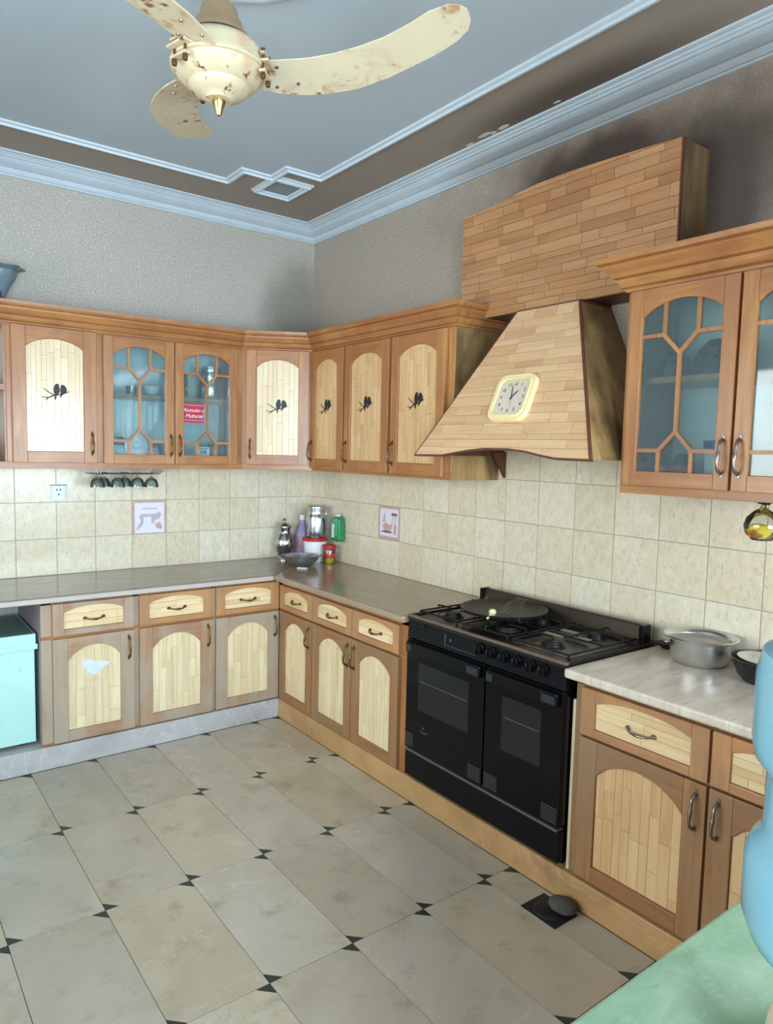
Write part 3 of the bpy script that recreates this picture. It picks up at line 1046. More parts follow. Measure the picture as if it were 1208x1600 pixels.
cr = M().sweep([(0, -G0), (-.31, -G0), (-.31, -G1), (0, -G1)], big)
cr.v = [Vector((-p.y - 3.2, p.x, p.z - ZB)) for p in cr.v]
node('crown', cr, W_UP_X, t)

# ---- base cabinets, left wall
BX0, BX1, BF = -1.785, -.5355, -.555
Z0, Z1 = .109, .80
t = thing('base_cabinet', 'worn wooden base cabinet under the left worktop with three drawers over three doors', 'cabinet', (-1.2, 0, Z0))
o = (1.2, 0, -Z0)
q = M(o).box(BX0 + .012, BX1, BF + .012, -.003, Z0, Z1, 0)
node('carcass', q, [W_BA_Z], t)
node('end_panel', M(o).box(BX0, BX0 + .012, BF + .012, -.003, Z0, Z1), plain('grey_mauve_panel', '8f8588', .6, var=.1, scale=8), t, label='grey painted end panel')
q = M(o)
for a, b in ((BX0, -1.737), (-1.362, -1.331), (-.946, -.922), (-.548, BX1)):
    q.box(a, b, BF, BF + .012, Z0 + .01, Z1, 0)
q.box(BX0, BX1, BF, BF + .012, Z0, Z0 + .012, 1).box(BX0, BX1, BF, BF + .012, .785, Z1, 1).box(BX0, BX1, BF - .001, BF + .012, .620, .637, 1)
node('face_frame', q, [W_BA_Z, W_UP_X], t, bevel=.0015)
LB = ((-1.737, -1.360), (-1.333, -.944), (-.924, -.546))
for i, (a, b) in enumerate(LB):
    drawer(t, a + 1.2, .636 - Z0, b - a, .154, BF, DR if i else BA, STRIP_BX, seed=30 + i, st=.05)
    d = solid_door(t, a + 1.2, .118 - Z0, b - a, .504, BF, BA, STRIP_BA, 'r', seed=40 + i, st=.066, br=.052, tr=.045, rise=.068, hz=.42, band=(.026, .044), length=(.1, .34))
    if i == 0:
        rnd = random.Random(3)
        for k in range(5):
            pass
        pts = [(.0 + .055 * (1 + .35 * math.sin(3 * a_ + 1) + .12 * math.sin(7 * a_)) * math.cos(a_), .036 * (1 + .3 * math.sin(4 * a_)) * math.sin(a_)) for a_ in [2 * PI * k / 26 for k in range(26)]]
        node('torn_sticker', M().prism([(x + .18, z + .345) for x, z in pts], 'y', -.0127, -.0118), plain('torn_paper_residue', 'c6ced2', .7), d, label='torn remains of a pale sticker')

# ---- base cabinet, right wall between corner and cooker
RF = -.528
t = thing('base_cabinet', 'wooden base cabinet between the corner and the black cooker, three drawers over three doors', 'cabinet', (0, -1.15, Z0), RY)
o = (-1.15, 0, -Z0)
q = M(o).box(.572, 1.742, RF + .012, -.003, Z0, Z1, 0)
node('carcass', q, [W_BR_Z], t)
q = M(o)
for a, b in ((.556, .585), (.930, .941), (1.302, 1.311), (1.676, 1.745)):
    q.box(a, b, RF, RF + .012, Z0 + .01, Z1, 0)
q.box(.556, 1.745, RF, RF + .012, Z0, Z0 + .012, 1).box(.556, 1.745, RF, RF + .012, .772, Z1, 1).box(.556, 1.745, RF - .001, RF + .012, .622, .640, 1)
node('face_frame', q, [W_UP_Z, W_UP_X], t, bevel=.0015)
for i, (a, b) in enumerate(((.583, .932), (.939, 1.303), (1.309, 1.678))):
    drawer(t, a - 1.15, .637 - Z0, b - a, .135, RF, DR, STRIP_BX, seed=50 + i, st=.045)
    solid_door(t, a - 1.15, .112 - Z0, b - a, .514, RF, (W_BR_Z, W_BR_X), STRIP_BA, 'l' if i == 2 else 'r', seed=60 + i, st=.06, br=.05, tr=.045, rise=.06, hz=.425)

# ---- base cabinet right of the cooker
t = thing('base_cabinet', 'brown wooden base cabinet right of the cooker under the cream worktop', 'cabinet', (0, -3.2, Z0), RY)
o = (-3.2, 0, -Z0)
q = M(o).box(2.632, 3.58, RF + .012, -.003, Z0, Z1, 0)
node('carcass', q, [W_BR_Z], t)
node('filler_board', M(o).box(2.618, 2.631, RF + .0, -.05, Z0, .715), plain('cream_filler_board', 'd8c8a4', .5, var=.1), t, bevel=.003, label='pale cream edge board')
q = M(o)
for a, b in ((2.632, 2.668), (3.108, 3.122), (3.56, 3.58)):
    q.box(a, b, RF, RF + .012, Z0 + .01, Z1, 0)
q.box(2.632, 3.58, RF, RF + .012, Z0, Z0 + .014, 1).box(2.632, 3.58, RF, RF + .012, .775, Z1, 1).box(2.632, 3.58, RF - .001, RF + .012, .604, .618, 1)
node('face_frame', q, [W_BR_Z, W_BR_X], t, bevel=.0015)
for i, (a, b) in enumerate(((2.665, 3.110), (3.118, 3.565))):
    drawer(t, a - 3.2, .615 - Z0, b - a, .160, RF, DR, STRIP_BX, 'nickel', seed=70 + i, st=.055)
    solid_door(t, a - 3.2, .122 - Z0, b - a, .484, RF, BR, STRIP_UP, 'l' if i == 1 else 'r', hmat='nickel', seed=80 + i, st=.07, br=.055, tr=.045, rise=.07, hz=.40, band=(.026, .042), length=(.08, .28))

# ---- worktops
def worktop(name, poly, mats, label, ledge=.012):
    q = M().prism(poly, 'z', .800, .832)
    w_ = node(name, q, mats, None, bevel=.008)
    return tag(w_, label, 'worktop')


worktop('worktop', [(-2.75, -.594), (-.592, -.594), (0 - .003, -.003), (-2.75, -.003)], WORK_L, 'grey-brown marble worktop along the left wall')
node('front_edge', M().box(-2.75, -.596, -.5965, -.5942, .806, .827), EDGE, bpy.data.objects['worktop'], label='pale rounded front edge')
worktop('worktop', [(-.590, -.5945), (-.585, -1.752), (-.003, -1.752), (-.003, -.005)], WORK_R, 'grey-brown marble worktop between the corner and the cooker')
worktop('worktop', [(-.588, -2.620), (-.588, -3.585), (-.003, -3.585), (-.003, -2.625), (-.55, -2.618)], WORK_E, 'cream streaked marble worktop right of the cooker')

# ------------------------------------------------------------------ cooker hood
HB, HT = 1.527, 2.135
t = thing('cooker_hood', 'strip-clad wooden cooker hood tapering upward above the black cooker', 'cooker hood', (0, -2.15, HB), RY)
sl = math.atan2(.275, HT - HB)
SLEN = math.hypot(.275, HT - HB)
# front face in a tilted local frame: x along wall, z up the slope
fb = [(-.478, 0), (-.30, .002), (-.22, .016), (-.15, .027), (-.06, .035), (.06, .035), (.15, .027), (.22, .014), (.30, .002), (.455, 0), (.163, SLEN), (-.16, SLEN)]
front = node('front_panel', M().prism(fb, 'y', 0, .014), W_DARK, t, loc=(0, -.475, 0), rot=(-sl, 0, 0))
strips(front, fb, STRIP_HD, True, band=(.024, .048), length=(.08, .26), y=0, th=.004, seed=5, gap=.0007)


def bar(parent, name, a, b, r, mat):
    return node(name, M().tube([a, b], r, 6), mat, parent)


fr2 = front
bar(t, 'edge_strip', (.455, -.478, 0), (.163, -.203, HT - HB), .006, W_DARK)
bar(t, 'edge_strip', (-.478, -.478, 0), (-.16, -.203, HT - HB), .004, W_DARK)
node('edge_strip', M().tube([(a, -.003, b - .002) for a, b in fb[:10]], .004, 6), W_DARK, front)
# right flank (faces the camera side), left flank stops at the cabinet beside it
h_ = HT - HB
q = M().add([(.453, -.475, 0), (.453, -.34, 0), (.437, -.325, .02), (.45, -.0065, 0), (.160, -.0065, h_), (.160, -.2, h_)], [(0, 1, 2, 3, 4, 5)])
side = M().add([(.453, -.473, 0), (.446, -.0065, 0), (.162, -.0065, h_), (.162, -.2, h_), (.439, -.468, .0), (.432, -.0065, 0), (.150, -.0065, h_), (.150, -.2, h_)],
               [(0, 1, 2, 3), (7, 6, 5, 4), (0, 4, 5, 1), (1, 5, 6, 2), (2, 6, 7, 3), (3, 7, 4, 0)])
node('side_panel', side, W_SIDE, t, label='sooty plank side panel')
k1 = .058 / .318
side = M().add([(-.478, -.473, 0), (-.478, -.345, 0), (-.42, -.345, .114), (-.42, -.0065, .114), (-.159, -.0065, h_), (-.159, -.2, h_),
                (-.466, -.465, 0), (-.466, -.345, 0), (-.408, -.345, .114), (-.408, -.0065, .114), (-.147, -.0065, h_), (-.147, -.2, h_)],
               [(0, 1, 2, 3, 4, 5), (11, 10, 9, 8, 7, 6), (0, 6, 7, 1), (1, 7, 8, 2), (2, 8, 9, 3), (3, 9, 10, 4), (4, 10, 11, 5), (5, 11, 6, 0)])
node('side_panel', side, W_SIDE, t)
node('top_panel', M().box(-.16, .163, -.2, -.0065, h_ - .002, h_ + .008), W_DARK, t)
tri = M().add([(-.392, -.008, .02), (-.392, -.008, -.10), (-.392, -.09, .02), (-.375, -.008, .02), (-.375, -.008, -.10), (-.375, -.09, .02)],
              [(0, 1, 2), (5, 4, 3), (0, 3, 4, 1), (1, 4, 5, 2), (2, 5, 3, 0)])
node('bracket', tri, W_DARK, t, label='dark wooden bracket')
node('bracket', M().box(-.418, -.39, -.345, -.0065, .0, .05), W_DARK, t)

# chimney box over the hood
t = thing('chimney_box', 'large strip-clad wooden chimney box with arched top above the hood', 'chimney box', (0, -2.15, 2.145), RY)
BXF = -.17
cb = [(-.54, 0), (.54, 0), (.54, .485), (.42, .492), (.28, .499), (.12, .505), (0, .507), (-.1, .505), (-.2, .497), (-.3, .480), (-.42, .475), (-.54, .472)]
bx = node('front_panel', M().prism(cb, 'y', 0, .012), BACKER, t, loc=(0, BXF, 0))
strips(bx, cb, STRIP_BOX, True, band=(.022, .05), length=(.08, .26), y=0, th=.004, seed=9, gap=.0009)
node('side_panel', M().box(.527, .54, BXF + .012, -.001, 0, .485), W_SIDEX, t, label='sooty side panel')
node('side_panel', M().box(-.54, -.527, BXF + .012, -.001, 0, .47), W_SIDEX, t)
node('edge_strip', M().box(.538, .544, BXF - .005, BXF + .006, 0, .485), W_DARK, t)
topm = M()
vs = []
for u, v_ in cb[2:]:
    vs += [(u, BXF + .012, v_), (u, -.001, v_), (u, -.001, v_ - .012), (u, BXF + .012, v_ - .012)]
fs = []
for i in range(len(cb) - 3):
    for j in range(4):
        fs.append((i * 4 + j, i * 4 + (j + 1) % 4, i * 4 + 4 + (j + 1) % 4, i * 4 + 4 + j))
topm.add(vs, fs)
node('top_panel', topm, W_SIDEX, t)
node('bottom_panel', M().box(-.527, .527, BXF + .012, -.001, 0, .012), W_DARK, t)

# clock on the hood front
P0 = Vector((-.475, 0, HB))
cl = thing('wall_clock', 'square ivory clock with rounded corners hung on the hood front', 'clock', (-.372 - .004, -2.152, 1.757), RY)
cl.rotation_euler = (-sl, 0, RY)


def rsq(a, r, n=6, e=1.0):
    P = []
    for cx, cz, s in ((a - r, a - r, 0), (-a + r, a - r, 1), (-a + r, -a + r, 2), (a - r, -a + r, 3)):
        for k in range(n + 1):
            g = (s + k / n) * PI / 2
            P.append((cx + r * math.cos(g), cz + r * math.sin(g)))
    return P


q = M()
rings = [(.103, .045, 0), (.103, .045, -.012), (.098, .043, -.020), (.088, .036, -.019), (.084, .034, -.024), (.079, .03, -.024), (.076, .028, -.016)]
vs, fs = [], []
N = len(rsq(.1, .04))
for a, r, y in rings:
    vs += [(x, y, z) for x, z in rsq(a, r)]
for i in range(len(rings) - 1):
    for j in range(N):
        fs.append((i * N + j, i * N + (j + 1) % N, (i + 1) * N + (j + 1) % N, (i + 1) * N + j))
fs.append(tuple(range(N)))
node('case', q.add(vs, fs), CREAM_PL, cl, smooth=True)
dial = node('dial', M().prism(rsq(.078, .03), 'y', -.0145, -.012), FACE, cl)


def text_mesh(txt, size, mat, name='lettering', ext=.0004, shear=0):
    cu = bpy.data.curves.new('t', 'FONT')
    cu.body, cu.size, cu.align_x, cu.align_y, cu.extrude, cu.shear, cu.resolution_u = txt, size, 'CENTER', 'CENTER', ext, shear, 3
    ob = bpy.data.objects.new('t', cu)
    C.objects.link(ob)
    me = bpy.data.meshes.new_from_object(ob)
    bpy.data.objects.remove(ob)
    me.name = name
    me.materials.clear()
    me.materials.append(mat)
    return me


for k in range(1, 13):
    a = PI / 2 - k * PI / 6
    rr = .062 / max(abs(math.cos(a)), abs(math.sin(a))) ** .6
    node('numeral', text_mesh(str(k), .021, INK), parent=dial, loc=(rr * math.cos(a) * .93, -.0149, rr * math.sin(a) * .93), rot=(PI / 2, 0, 0))


def hand(name, ang_deg, ln_, wd, y, mat=INK):
    a = math.radians(ang_deg)
    d_, n_ = (math.sin(a), math.cos(a)), (math.cos(a), -math.sin(a))
    P = [(-d_[0] * .012 + n_[0] * wd, -d_[1] * .012 + n_[1] * wd), (d_[0] * ln_ * .7 + n_[0] * wd, d_[1] * ln_ * .7 + n_[1] * wd), (d_[0] * ln_, d_[1] * ln_),
         (d_[0] * ln_ * .7 - n_[0] * wd, d_[1] * ln_ * .7 - n_[1] * wd), (-d_[0] * .012 - n_[0] * wd, -d_[1] * .012 - n_[1] * wd)]
    node(name, M().prism(P, 'y', y - .001, y), mat, cl)


hand('hour_hand', 42, .040, .0022, -.0165)
hand('minute_hand', -13, .058, .0016, -.018)
hand('second_hand', 168, .045, .0005, -.0192)

# ------------------------------------------------------------------ cooker
t = thing('cooker', 'wide black gas cooker with two dark glass oven doors and six knobs', 'cooker', (0, -2.19, .109), RY)
o = (-2.19, 0, -.109)
K0, K1, KF = 1.768, 2.614, -.57
zt = .845
node('body', M(o).box(K0 + .003, K1 - .003, KF + .03, -.03, .135, .80).box(K0 + .02, K1 - .02, KF + .05, -.05, .109, .135), BLACK, t, bevel=.003)
node('kick_panel', M(o).box(K0, K1, KF, KF + .03, .135, .246), BLACK, t, bevel=.004)
node('metal_strip', M(o).box(K0 + .006, K1 - .006, KF - .003, KF + .03, .247, .256), GREY_STRIP, t, label='grey metal strip')
node('control_panel', M(o).prism([(KF - .002, .745), (KF + .03, .745), (KF + .03, zt - .004), (KF + .008, zt - .004)], 'x', K0, K1), BLACK, t, bevel=.003)
WORN = plain('worn_grey_patch', '26272a', .35)
knob = M()
knob.lathe([(0, 0), (.021, 0), (.0215, .004), (.019, .006), (.0175, .02), (.015, .0225), (0, .023)], n=24)
knob.box(-.003, .003, -.017, .017, .022, .028)
km = knob.mesh('knob', BLACK, True)
for s in (2.208, 2.269, 2.335, 2.398, 2.463, 2.521):
    kn = node('knob', km, parent=t, loc=(s - 2.19, KF + .001, .797 - .109), rot=(PI / 2 + .08, 0, 0))
    node('dial_mark', M().box(-.0012, .0012, .006, .016, .0281, .0284), GREY_STRIP, kn)
node('ignition_button', M(o).box(1.858, 1.878, KF - .001, KF + .01, .805, .818).box(1.862, 1.874, KF - .001, KF + .01, .788, .797), BLACK_M, t)
node('thermostat_mark', M(o).box(2.008, 2.0095, KF - .0035, KF + .01, .765, .808).box(2.0095, 2.19, KF - .0035, KF + .01, .765, .7665).box(2.038, 2.044, KF - .003, KF + .01, .786, .796), GREY_STRIP, t)
for i, (a, b, wa, wb) in enumerate(((K0 + .002, 2.240, 1.852, 2.158), (2.248, K1 - .002, 2.335, 2.522))):
    dz0, dz1 = .262, .742
    d = node('oven_door', M().box(0, b - a, -.012, .03, 0, dz1 - dz0), BLACK_G, t, loc=(a - 2.19, KF + .008 - .0, dz0 - .109), bevel=.003)
    node('oven_window', M().box(wa - a, wb - a, -.0126, -.0118, .185, .390), WIN_G, d)
    node('oven_rack', M().box(wa - a + .01, wb - a - .01, -.0129, -.0124, .31, .3125), GREY_STRIP, d)
    hb = M().box(.012, b - a - .012, -.030, -.012, dz1 - dz0 - .055, dz1 - dz0 - .008)
    node('door_handle', hb, BLACK, d, bevel=.006)
    for u0, u1 in ((.02, .05), (b - a - .08, b - a - .02)):
        node('end_cap', M().box(u0, u1, -.032, -.0295, dz1 - dz0 - .047, dz1 - dz0 - .018), WORN, d)
    for (u0, u1) in ((.004, .055) if i == 0 else (.006, .075), (b - a - .075, b - a - .006)):
        g = M()
        for k in range(7):
            g.box(u0, u1, -.0132, -.012, .012 + k * .0085, .0155 + k * .0085)
        node('vent', g, plain('grey_vent_slot', '403f40', .5), d)
lg = M(o)
lg.prism([(1.893, .372), (1.897, .378), (1.893, .384), (1.889, .378)], 'y', KF - .0052, KF - .003)
lg.box(1.872, 1.922, KF - .0052, KF - .003, .360, .3615).box(1.878, 1.915, KF - .0052, KF - .003, .354, .3555)
node('emblem', lg, GREY_STRIP, t, label='small faded grey emblem')
# hob tray
q = M(o)
q.box(K0 - .002, K1 + .002, KF, -.06, zt - .022, zt - .008, 0)
rim = [(K0 - .002, KF), (K1 + .002, KF), (K1 + .002, -.06), (K0 - .002, -.06)]
q.box(K0 - .002, K1 + .002, KF - .001, KF + .014, zt - .010, zt, 1)
for a, b, c_, d_ in ((K0 - .002, K0 + .012, KF + .014, -.06), (K1 - .012, K1 + .002, KF + .014, -.06), (K0 + .012, K1 - .012, -.072, -.06)):
    q.box(a, b, c_, d_, zt - .010, zt, 0)
node('hob_tray', q, [plain('black_hob_tray', '1d1a18', .35, .3, var=.4, scale=30), RUST_TRIM], t, bevel=.002)
for a, b, c_, d_ in ((2.31, 2.575, -.50, -.16), (1.80, 2.03, -.46, -.14)):
    node('tray_well', M(o).box(a, b, c_, d_, zt - .0079, zt - .0055), SOOTY_STEEL, t, label='stained steel tray')
bgq = M(o).prism([(-.125, zt - .01), (-.125, zt + .012), (-.110, zt + .060), (-.100, zt + .066), (-.080, zt + .066), (-.080, zt - .01)], 'x', K0 - .012, K1 + .0)
node('backguard', bgq, plain('greasy_steel_backguard', '4a4238', .32, .7, var=.4, scale=10), t, bevel=.002)
node('backguard_end', M(o).box(K1 - .018, K1 + .002, -.130, -.078, zt, zt + .068), BLACK, t, bevel=.003)
node('backguard_end', M(o).box(K0 - .014, K0 + .004, -.130, -.078, zt - .003, zt + .068), BLACK, t, bevel=.003)


def burner(s, d_, r):
    q = M(o)
    q.lathe([(0, 0), (r * 1.35, 0), (r * 1.3, .004), (r * 1.05, .005), (r, .013), (r * .9, .014), (r * .88, .02), (r * .8, .023), (0, .024)], (s, d_, zt - .006), 24)
    node('burner', q, BLACK_M, t, smooth=True)


BUR = [(1.90, -.43, .035), (1.92, -.19, .028), (2.19, -.40, .05), (2.44, -.43, .036), (2.46, -.20, .03), (2.18, -.19, .03)]
for b_ in BUR:
    burner(*b_)


def grate(s0, s1, d0, d1, z=zt + .022):
    q = M(o)
    r = .004
    q.tube([(s0, d0, z - .01), (s1, d0, z - .01), (s1, d1, z - .01), (s0, d1, z - .01)], r, 6, closed=True)
    cs = (s0 + s1) / 2
    for dc in ((d0 * .75 + d1 * .25), (d0 * .25 + d1 * .75)):
        for sx in (-1, 1):
            q.tube([(cs + sx * (s1 - s0) / 2, dc, z - .01), (cs + sx * (s1 - s0) / 2, dc, z + .004), (cs + sx * .03, dc, z + .006)], r, 6)
        for sy in (-1, 1):
            e = dc + sy * (d1 - d0) * .24
            q.tube([(cs, e, z - .01), (cs, e, z + .004), (cs, dc + sy * .03, z + .006)], r, 6)
    q.tube([(s0, (d0 + d1) / 2, z - .01), (s1, (d0 + d1) / 2, z - .01)], r, 6)
    for sx in (s0, s1):
        for dy in (d0, d1):
            q.tube([(sx, dy, z - .008), (sx, dy, zt - .009)], r * 1.2, 6)
    node('pan_support', q, BLACK_M, t, smooth=True)


grate(1.79, 2.02, -.52, -.11)
grate(2.06, 2.30, -.52, -.11)
grate(2.33, 2.585, -.52, -.11)
q = M(o)
for sx in (1.80, 1.90, 2.0):
    q.tube([(sx, -.13, zt), (sx, -.13, zt + .03), (sx, -.10, zt + .034)], .003, 6)
for (a, b) in ((2.39, -.36), (2.47, -.31), (2.40, -.27)):
    q.box(a - .045, a + .045, b - .012, b + .012, zt + .016, zt + .019)
node('grate_bar', q, plain('scorched_foil', '8d8678', .4, .6, var=.3), t)

# griddle and tools resting on the hob
tw = thing('griddle', 'round blackened flat griddle resting on the middle burners', 'griddle', (-.312, -2.08, zt + .034), RY)
node('plate', M().lathe([(0, 0), (.14, 0), (.165, .008), (.178, .018), (.181, .017), (.167, .004), (.14, -.004), (0, -.004)], (0, 0, .006), 48), plain('blackened_griddle_iron', '3a342a', .5, .4, var=.35, scale=16), tw, smooth=True)
WIRE_M = plain('darkened_steel_wire', '6a655a', .4, .8)
wk = thing('wire_whisk', 'splayed wire whisk lying on the round griddle', 'whisk', (-.30, -2.15, zt + .045), RY)
for k in range(7):
    a = -.45 + k * .22
    top = Vector((-.02 + .006 * k, .02, .055))
    end = Vector((-.055 + .028 * k, -.05 - .012 * k, .002))
    md = (top + end) / 2 + Vector((0, -.01, .012))
    node('wire', M().tube([top, md, end, end + Vector((.004, .01, 0))], .0015, 6), WIRE_M, wk, smooth=True)
node('collar', M().tube([(-.03, .02, .056), (.03, .025, .056)], .004, 8), WIRE_M, wk, smooth=True)
tl = thing('basting_tool', 'short cream plastic tool with round end on the front of the griddle', 'utensil', (-.43, -2.13, zt + .045), RY)
node('knob_end', M().lathe([(0, -.016), (.010, -.013), (.016, 0), (.012, .011), (0, .015)], (0, 0, .016), 16), CREAM_CAP, tl, smooth=True)
node('stem', M().tube([(.004, -.008, .014), (.022, -.05, .002)], [.006, .0045], 8), CREAM_CAP, tl, smooth=True)

# ------------------------------------------------------------------ ceiling fan
fan = thing('ceiling_fan', 'rust-spotted cream ceiling fan with three scimitar blades', 'ceiling fan', (-1.651, -2.236, 2.55))
bod = [(0, -.085), (.034, -.085), (.040, -.079), (.052, -.073), (.070, -.066), (.078, -.056), (.080, -.050), (.094, -.044), (.110, -.030), (.119, -.014), (.122, -.008), (.122, .004), (.119, .010), (.119, .030), (.112, .044), (.098, .056), (.07, .062), (0, .062)]
node('motor_housing', M().lathe(bod, n=48), FAN_M, fan, smooth=True)
node('housing_band', M().lathe([(.1195, -.012), (.126, -.010), (.127, -.004), (.1195, -.002), (.1195, -.012)], n=48), FAN_M, fan, smooth=True)
node('collar', M().lathe([(.072, .060), (.074, .072), (.066, .074), (.066, .060)], n=36), DECAL, fan, smooth=True)
node('cup', M().lathe([(0, .072), (.078, .072), (.076, .082), (.066, .092), (.060, .112), (.052, .122), (.047, .145), (.036, .160), (.024, .168), (.018, .176), (0, .176)], n=36), FAN_BROWN, fan, smooth=True)
node('rod', M().tube([(0, 0, .17), (0, 0, .36)], .012, 14), FAN_M, fan, smooth=True)
node('ceiling_cup', M().lathe([(0, .33), (.02, .33), (.05, .36), (.06, .374), (0, .374)], n=30), FAN_M, fan, smooth=True)
node('finial', M().lathe([(0, -.124), (.006, -.123), (.009, -.116), (.012, -.104), (.017, -.092), (.018, -.085), (0, -.084)], n=20), BRASS_B, fan, smooth=True)
TB = [[0.131, 0.005], [0.103, 0.045], [0.089, 0.104], [0.133, 0.128], [0.202, 0.149], [0.274, 0.157], [0.348, 0.155], [0.433, 0.134], [0.517, 0.1], [0.58, 0.074], [0.632, 0.042], [0.66, 0.014], [0.669, -0.019], [0.661, -0.052], [0.641, -0.069], [0.615, -0.075], [0.567, -0.064], [0.516, -0.037], [0.447, -0.008], [0.376, 0.009], [0.306, 0.018], [0.237, 0.019], [0.183, 0.012]]
bm_ = M()
bm_.prism([tuple(p) for p in TB], 'z', -.0015, .0015)
bmesh_blade = bm_.mesh('blade', BLADE_M)
rivet = M().lathe([(0, -.004), (.004, -.003), (.005, 0), (0, 0)], n=10).mesh('rivet', NICKEL, True)
dr, pt = math.radians(-6), math.radians(-12)
for k in range(3):
    az = math.radians(-45) + k * 2 * PI / 3
    X = Vector((math.cos(az) * math.cos(dr), math.sin(az) * math.cos(dr), -math.sin(dr)))
    T = Vector((-math.sin(az), math.cos(az), 0))
    N_ = X.cross(T)
    T2 = math.cos(pt) * T + math.sin(pt) * N_
    N2 = X.cross(T2)
    bl = node('blade', bmesh_blade, parent=fan)
    bl.rotation_euler = Matrix(((X.x, T2.x, N2.x), (X.y, T2.y, N2.y), (X.z, T2.z, N2.z))).to_euler()
    for (a, b) in ((.15, .03), (.13, .10), (.19, .10)):
        node('rivet', rivet, parent=bl, loc=(a, b, -.0015))
    # bracket with brass bolts on the housing rim
    br_ = node('blade_bracket', M().box(.105, .145, -.03, .045, -.004, .002).box(.118, .135, -.028, .036, -.028, -.022).box(.118, .135, -.028, .036, .016, .022), FAN_M, fan, rot=(0, 0, az), bevel=.001)
    q = M()
    for v_ in (-.018, .026):
        q.tube([(.127, v_, -.034), (.127, v_, .03)], .0035, 8)
        q.lathe([(0, -.046), (.006, -.043), (.0075, -.036), (.006, -.029), (0, -.028)], (.127, v_, 0), 12)
        q.lathe([(0, .024), (.006, .025), (.006, .032), (0, .034)], (.127, v_, 0), 10)
    node('bolt', q, BRASS, br_, smooth=True)

# ------------------------------------------------------------------ small things on the corner worktop
WZ = .832
def lath(name, prof, mat, parent, n=36, smooth=True, **k):
    return node(name, M().lathe(prof, n=n, **k), mat, parent, smooth=smooth)


jug = thing('steel_jug', 'tall steel water jug with knobbed lid standing in the corner', 'jug', (-.255, -.10, WZ), -2.4)
lath('body', [(0, 0), (.045, 0), (.046, .012), (.036, .022), (.040, .04), (.060, .075), (.066, .105), (.060, .135), (.044, .16), (.038, .175), (.040, .20), (.047, .208), (.045, .208), (.036, .175), (0, .17)], STEEL, jug)
lath('lid', [(.046, .206), (.046, .214), (.036, .226), (.016, .234), (.006, .238), (.006, .246), (.012, .252), (.008, .262), (0, .264)], STEEL, jug)
node('handle', M().tube([(-.04, 0, .20), (-.075, 0, .20), (-.088, 0, .175), (-.086, 0, .12), (-.075, 0, .075), (-.058, 0, .065)], .005, 8), STEEL, jug, smooth=True)
node('spout', M().tube([(.036, 0, .185), (.054, 0, .205), (.06, 0, .214)], [.014, .010, .006], 8), STEEL, jug, smooth=True)

vb = thing('detergent_bottle', 'violet plastic bottle behind the steel jug and bucket', 'bottle', (-.13, -.115, WZ), -.7)
node('body', M().lathe([(0, 0), (.052, 0), (.056, .01), (.056, .10), (.05, .15), (.03, .20), (.018, .23), (.016, .25), (0, .25)], n=28, sy=.7), PURPLE, vb, smooth=True)
node('label_band', M().lathe([(.0565, .06), (.057, .062), (.055, .125), (.0515, .15)], n=28, sy=.72), PINK, vb, smooth=True)
lath('cap', [(0, .25), (.019, .25), (.019, .28), (.012, .285), (0, .285)], WHITE_P, vb, 20)

bk = thing('bucket', 'white plastic tub with red lid under the steel milk can', 'bucket', (-.125, -.265, WZ))
lath('tub', [(0, 0), (.062, 0), (.066, .01), (.074, .125), (.074, .13), (0, .13)], WHITE_P, bk)
lath('lid', [(0, .131), (.078, .131), (.079, .146), (.074, .150), (0, .151)], RED_P, bk)
mc = thing('milk_can', 'tall steel milk can with lid on top of the red-lidded tub', 'milk can', (-.118, -.265, WZ + .151))
lath('body', [(0, 0), (.058, 0), (.062, .008), (.066, .05), (.066, .12), (.060, .145), (.056, .155), (.058, .168), (.058, .175), (0, .176)], STEEL, mc)
lath('lid', [(.055, .174), (.061, .176), (.062, .19), (.062, .198), (.057, .202), (.05, .199), (0, .198)], STEEL, mc)
node('handle', M().tube([(.062, 0, .18), (.072, 0, .17), (.07, 0, .14), (.063, 0, .13)], .0035, 8), STEEL, mc, smooth=True)

jr = thing('food_jar', 'small clear jar with red lid and yellow contents beside the tub', 'jar', (-.095, -.385, WZ))
lath('glass', [(0, 0), (.036, 0), (.039, .006), (.039, .085), (.037, .09)], JARG, jr)
lath('contents', [(0, .002), (.033, .002), (.036, .01), (.036, .035), (.02, .045), (0, .04)], plain('yellow_snack', 'c8b432', .6, var=.3, scale=60), jr, 20)
node('label_band', M().lathe([(.0392, .04), (.0396, .041), (.0396, .062), (.0392, .063)], n=28), RED_P, jr, smooth=True)
lath('lid', [(0, .09), (.041, .09), (.042, .094), (.042, .112), (.038, .116), (0, .117)], RED_P, jr)

gbt = thing('dish_soap_bottle', 'flat green bottle with white cap held against the tiles behind the jar', 'bottle', (-.042, -.40, .972), RY)
node('body', M().prism([(-.042, 0), (.042, 0), (.045, .02), (.043, .09), (.038, .14), (.018, .152), (-.018, .152), (-.038, .14), (-.045, .09), (-.045, .02)], 'y', -.022, .022), GREEN_P, gbt, bevel=.006)
node('label_panel', M().prism([(-.036, .02), (-.006, .02), (-.010, .07), (-.004, .10), (-.036, .11)], 'y', -.0232, -.0222), LABEL_W, gbt)
node('label_panel', M().box(.004, .03, -.0232, -.0222, .03, .115), plain('light_green_label', '3fae6c', .5), gbt)
node('cap', M().box(-.014, .014, -.012, .012, .152, .166), WHITE_P, gbt, bevel=.003)
node('wire_holder', M().tube([(-.05, .034, .02), (-.05, -.026, .02), (.05, -.026, .02), (.05, .034, .02)], .002, 6).tube([(-.05, .034, -.003), (-.05, -.026, -.003), (.05, -.026, -.003), (.05, .034, -.003)], .002, 6).tube([(0, .034, -.003), (0, -.026, -.003)], .002, 6), DULL, gbt)

